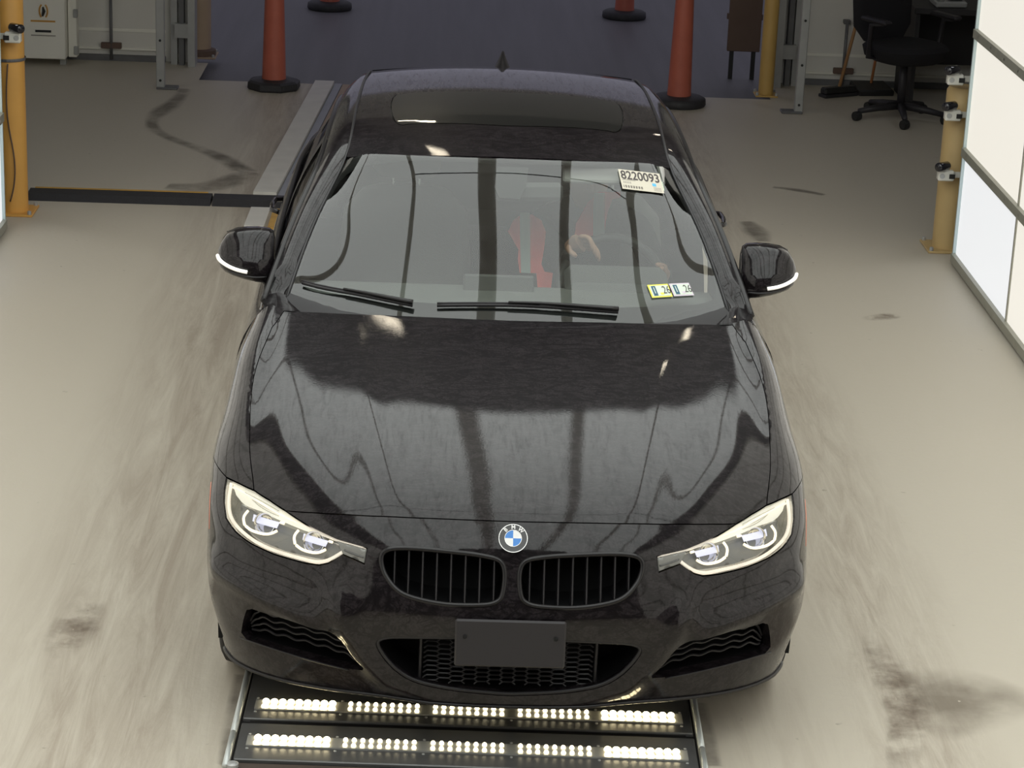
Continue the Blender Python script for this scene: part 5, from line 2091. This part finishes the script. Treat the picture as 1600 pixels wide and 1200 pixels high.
# office chair
ch = empty('office_chair', (2.82, 9.46, 0), R(30))
tag(ch, 'black swivel office chair on casters by the far wall', 'chair')
for k in range(5):
    a = 2*PI*k/5+.35
    leg = MB().tube([(0, 0, .10), (.17*math.cos(a), .17*math.sin(a), .085), (.30*math.cos(a), .30*math.sin(a), .065)], [.03, .024, .018], 8).build('leg', 'chair_plastic', ch, smooth=True)
    MB().lathe([(.03, -.022), (.032, -.01), (.032, .01), (.03, .022)], axis='X', n=14).build('caster', 'frame_black', leg, loc=(.31*math.cos(a), .31*math.sin(a), .032))
MB().tube([(0, 0, .08), (0, 0, .42)], .028, 12).build('gas_lift', 'chair_plastic', ch, smooth=True)
MB().tube([(0, 0, .22), (0, 0, .34)], .018, 12).build('piston', 'steel', ch, smooth=True)
rounded([((0, 0, .40), .20, .20), ((0, 0, .43), .25, .25), ((0, 0, .49), .27, .26), ((0, 0, .52), .24, .23)], 24, .75).build('seat', 'chair_fabric', ch, smooth=True, angle=R(50))
rounded([((0, .24, .50), .16, .035), ((0, .26, .60), .24, .045), ((0, .28, .80), .25, .045), ((0, .31, 1.0), .23, .04), ((0, .33, 1.08), .15, .03)], 24, .75).build('backrest', 'chair_fabric', ch, smooth=True, angle=R(50))
for s in (-1, 1):
    MB().tube([(s*.20, .02, .43), (s*.30, .02, .44), (s*.31, .0, .66), (s*.30, -.10, .68)], .018, 8).build('arm_support', 'chair_plastic', ch, smooth=True)
    MB().box((s*.30, -.03, .69), (.07, .26, .03), None, .012).build('armrest', 'chair_plastic', ch)
MB().tube([(.02, .05, .41), (.28, .10, .40)], .007, 6).build('lever', 'chair_plastic', ch)

# desk and things on it
dk = empty('desk', (3.44, 10.22, 0))
tag(dk, 'dark desk behind the office chair, mostly hidden by the light panel', 'desk')
MB().box((0, 0, .66), (.98, .60, .04), None, .005).build('top', 'desk_dark', dk)
for sx in (-.46, .46):
    MB().box((sx, 0, .32), (.03, .56, .64)).build('side_panel', 'desk_dark', dk)
MB().box((0, .26, .42), (.90, .02, .44)).build('back_panel', 'desk_dark', dk)
dv = empty('desk_phone', (3.20, 10.05, .690), R(8))
tag(dv, 'pale grey desk device lying at the edge of the dark desk', 'device')
MB().box((0, 0, .02), (.22, .16, .04), (R(6), 0, 0), .008).build('body', 'steel', dv)
MB().box((.04, -.03, .048), (.10, .05, .01)).build('screen', 'frame_black', dv)
MB().box((-.07, 0, .05), (.05, .15, .03), None, .01).build('handset', 'steel', dv)

# ---------------------------------------------------------------- floor marks
def stain(pxpoly, material, label, it=2, name='floor_stain', z=.0012):
    P = np.array([on_z(a, b, z)[:2] for a, b in chaikin(pxpoly, it)])
    c = P.mean(0)
    n = len(P)
    vs, att = [], []
    for k, f in enumerate((1.0, .75, .45, 0.02)):
        for p in P:
            q = c+(p-c)*f
            vs.append((q[0], q[1], z))
            att.append((0, .55, 1, 1)[k])
    fs = [(k*n+i, k*n+(i+1) % n, (k+1)*n+(i+1) % n, (k+1)*n+i) for k in range(3) for i in range(n)]
    o = make(name, vs, fs, material)
    a = o.data.attributes.new('rim', 'FLOAT', 'POINT')
    a.data.foreach_set('value', att)
    tag(o, label, 'stain')
    return o


def stain_line(pxline, widths, material, label, z=.0014):
    L = np.array([on_z(a, b, z)[:2] for a, b in pxline])
    L = curve(L, 50)
    W = np.interp(np.linspace(0, 1, 50), np.linspace(0, 1, len(widths)), widths)
    vs, att = [], []
    for i in range(50):
        t = L[min(i+1, 49)]-L[max(i-1, 0)]
        t /= np.linalg.norm(t)
        nn = np.array([-t[1], t[0]])
        for f, a_ in ((-1, 0), (-.4, 1), (.4, 1), (1, 0)):
            q = L[i]+nn*f*W[i]
            vs.append((q[0], q[1], z))
            att.append(a_*(1 if 1 < i < 48 else 0))
    fs = [(i*4+k, i*4+k+1, i*4+k+5, i*4+k+4) for i in range(49) for k in range(3)]
    o = make('floor_stain', vs, fs, material)
    a = o.data.attributes.new('rim', 'FLOAT', 'POINT')
    a.data.foreach_set('value', att)
    tag(o, label, 'stain')
    return o


stain([(1385, 1055), (1430, 1040), (1520, 1045), (1600, 1070), (1640, 1100), (1600, 1130), (1530, 1150), (1470, 1165), (1420, 1120), (1395, 1090)], 'stain_wet', 'damp brown patch on the floor at lower right')
stain([(1340, 980), (1400, 1010), (1440, 1060), (1470, 1130), (1440, 1200), (1380, 1220), (1385, 1120), (1350, 1040)], 'stain_brown', 'muddy brown smear beside the damp patch at lower right', z=.0018)
stain([(60, 1000), (85, 960), (120, 930), (170, 935), (165, 980), (140, 1010), (100, 1030), (70, 1030)], 'stain_brown', 'brown dirt smear in the left tyre track')
stain([(1340, 495), (1390, 487), (1420, 492), (1400, 500), (1350, 502)], 'stain_brown', 'faint brown scuff right of the side mirror')
stain_line([(290, 135), (272, 160), (238, 188), (246, 205), (300, 228), (350, 248), (378, 265), (388, 272)], [.05, .06, .09, .05, .05, .06, .08, .08], 'stain_dark', 'dark curving water line on the floor left of the car')
stain_line([(255, 290), (320, 292), (372, 278), (395, 268)], [.08, .12, .12, .08], 'stain_dark', 'dark damp edge on the floor in front of the cable ramp')
stain_line([(1165, 345), (1182, 362), (1192, 378)], [.05, .09, .05], 'stain_dark', 'short dark scuff behind the right side mirror')
stain_line([(1205, 292), (1240, 296), (1290, 305)], [.03, .05, .03], 'stain_dark', 'thin dark scuff across the floor right of the car')
stain_line([(352, 1200), (366, 1120), (380, 1050)], [.03, .035, .03], 'stain_dark', 'dirt rim along the left edge of the light plate')
stain_line([(1115, 1200), (1103, 1140), (1090, 1095)], [.03, .03, .03], 'stain_dark', 'dirt rim along the right edge of the light plate')
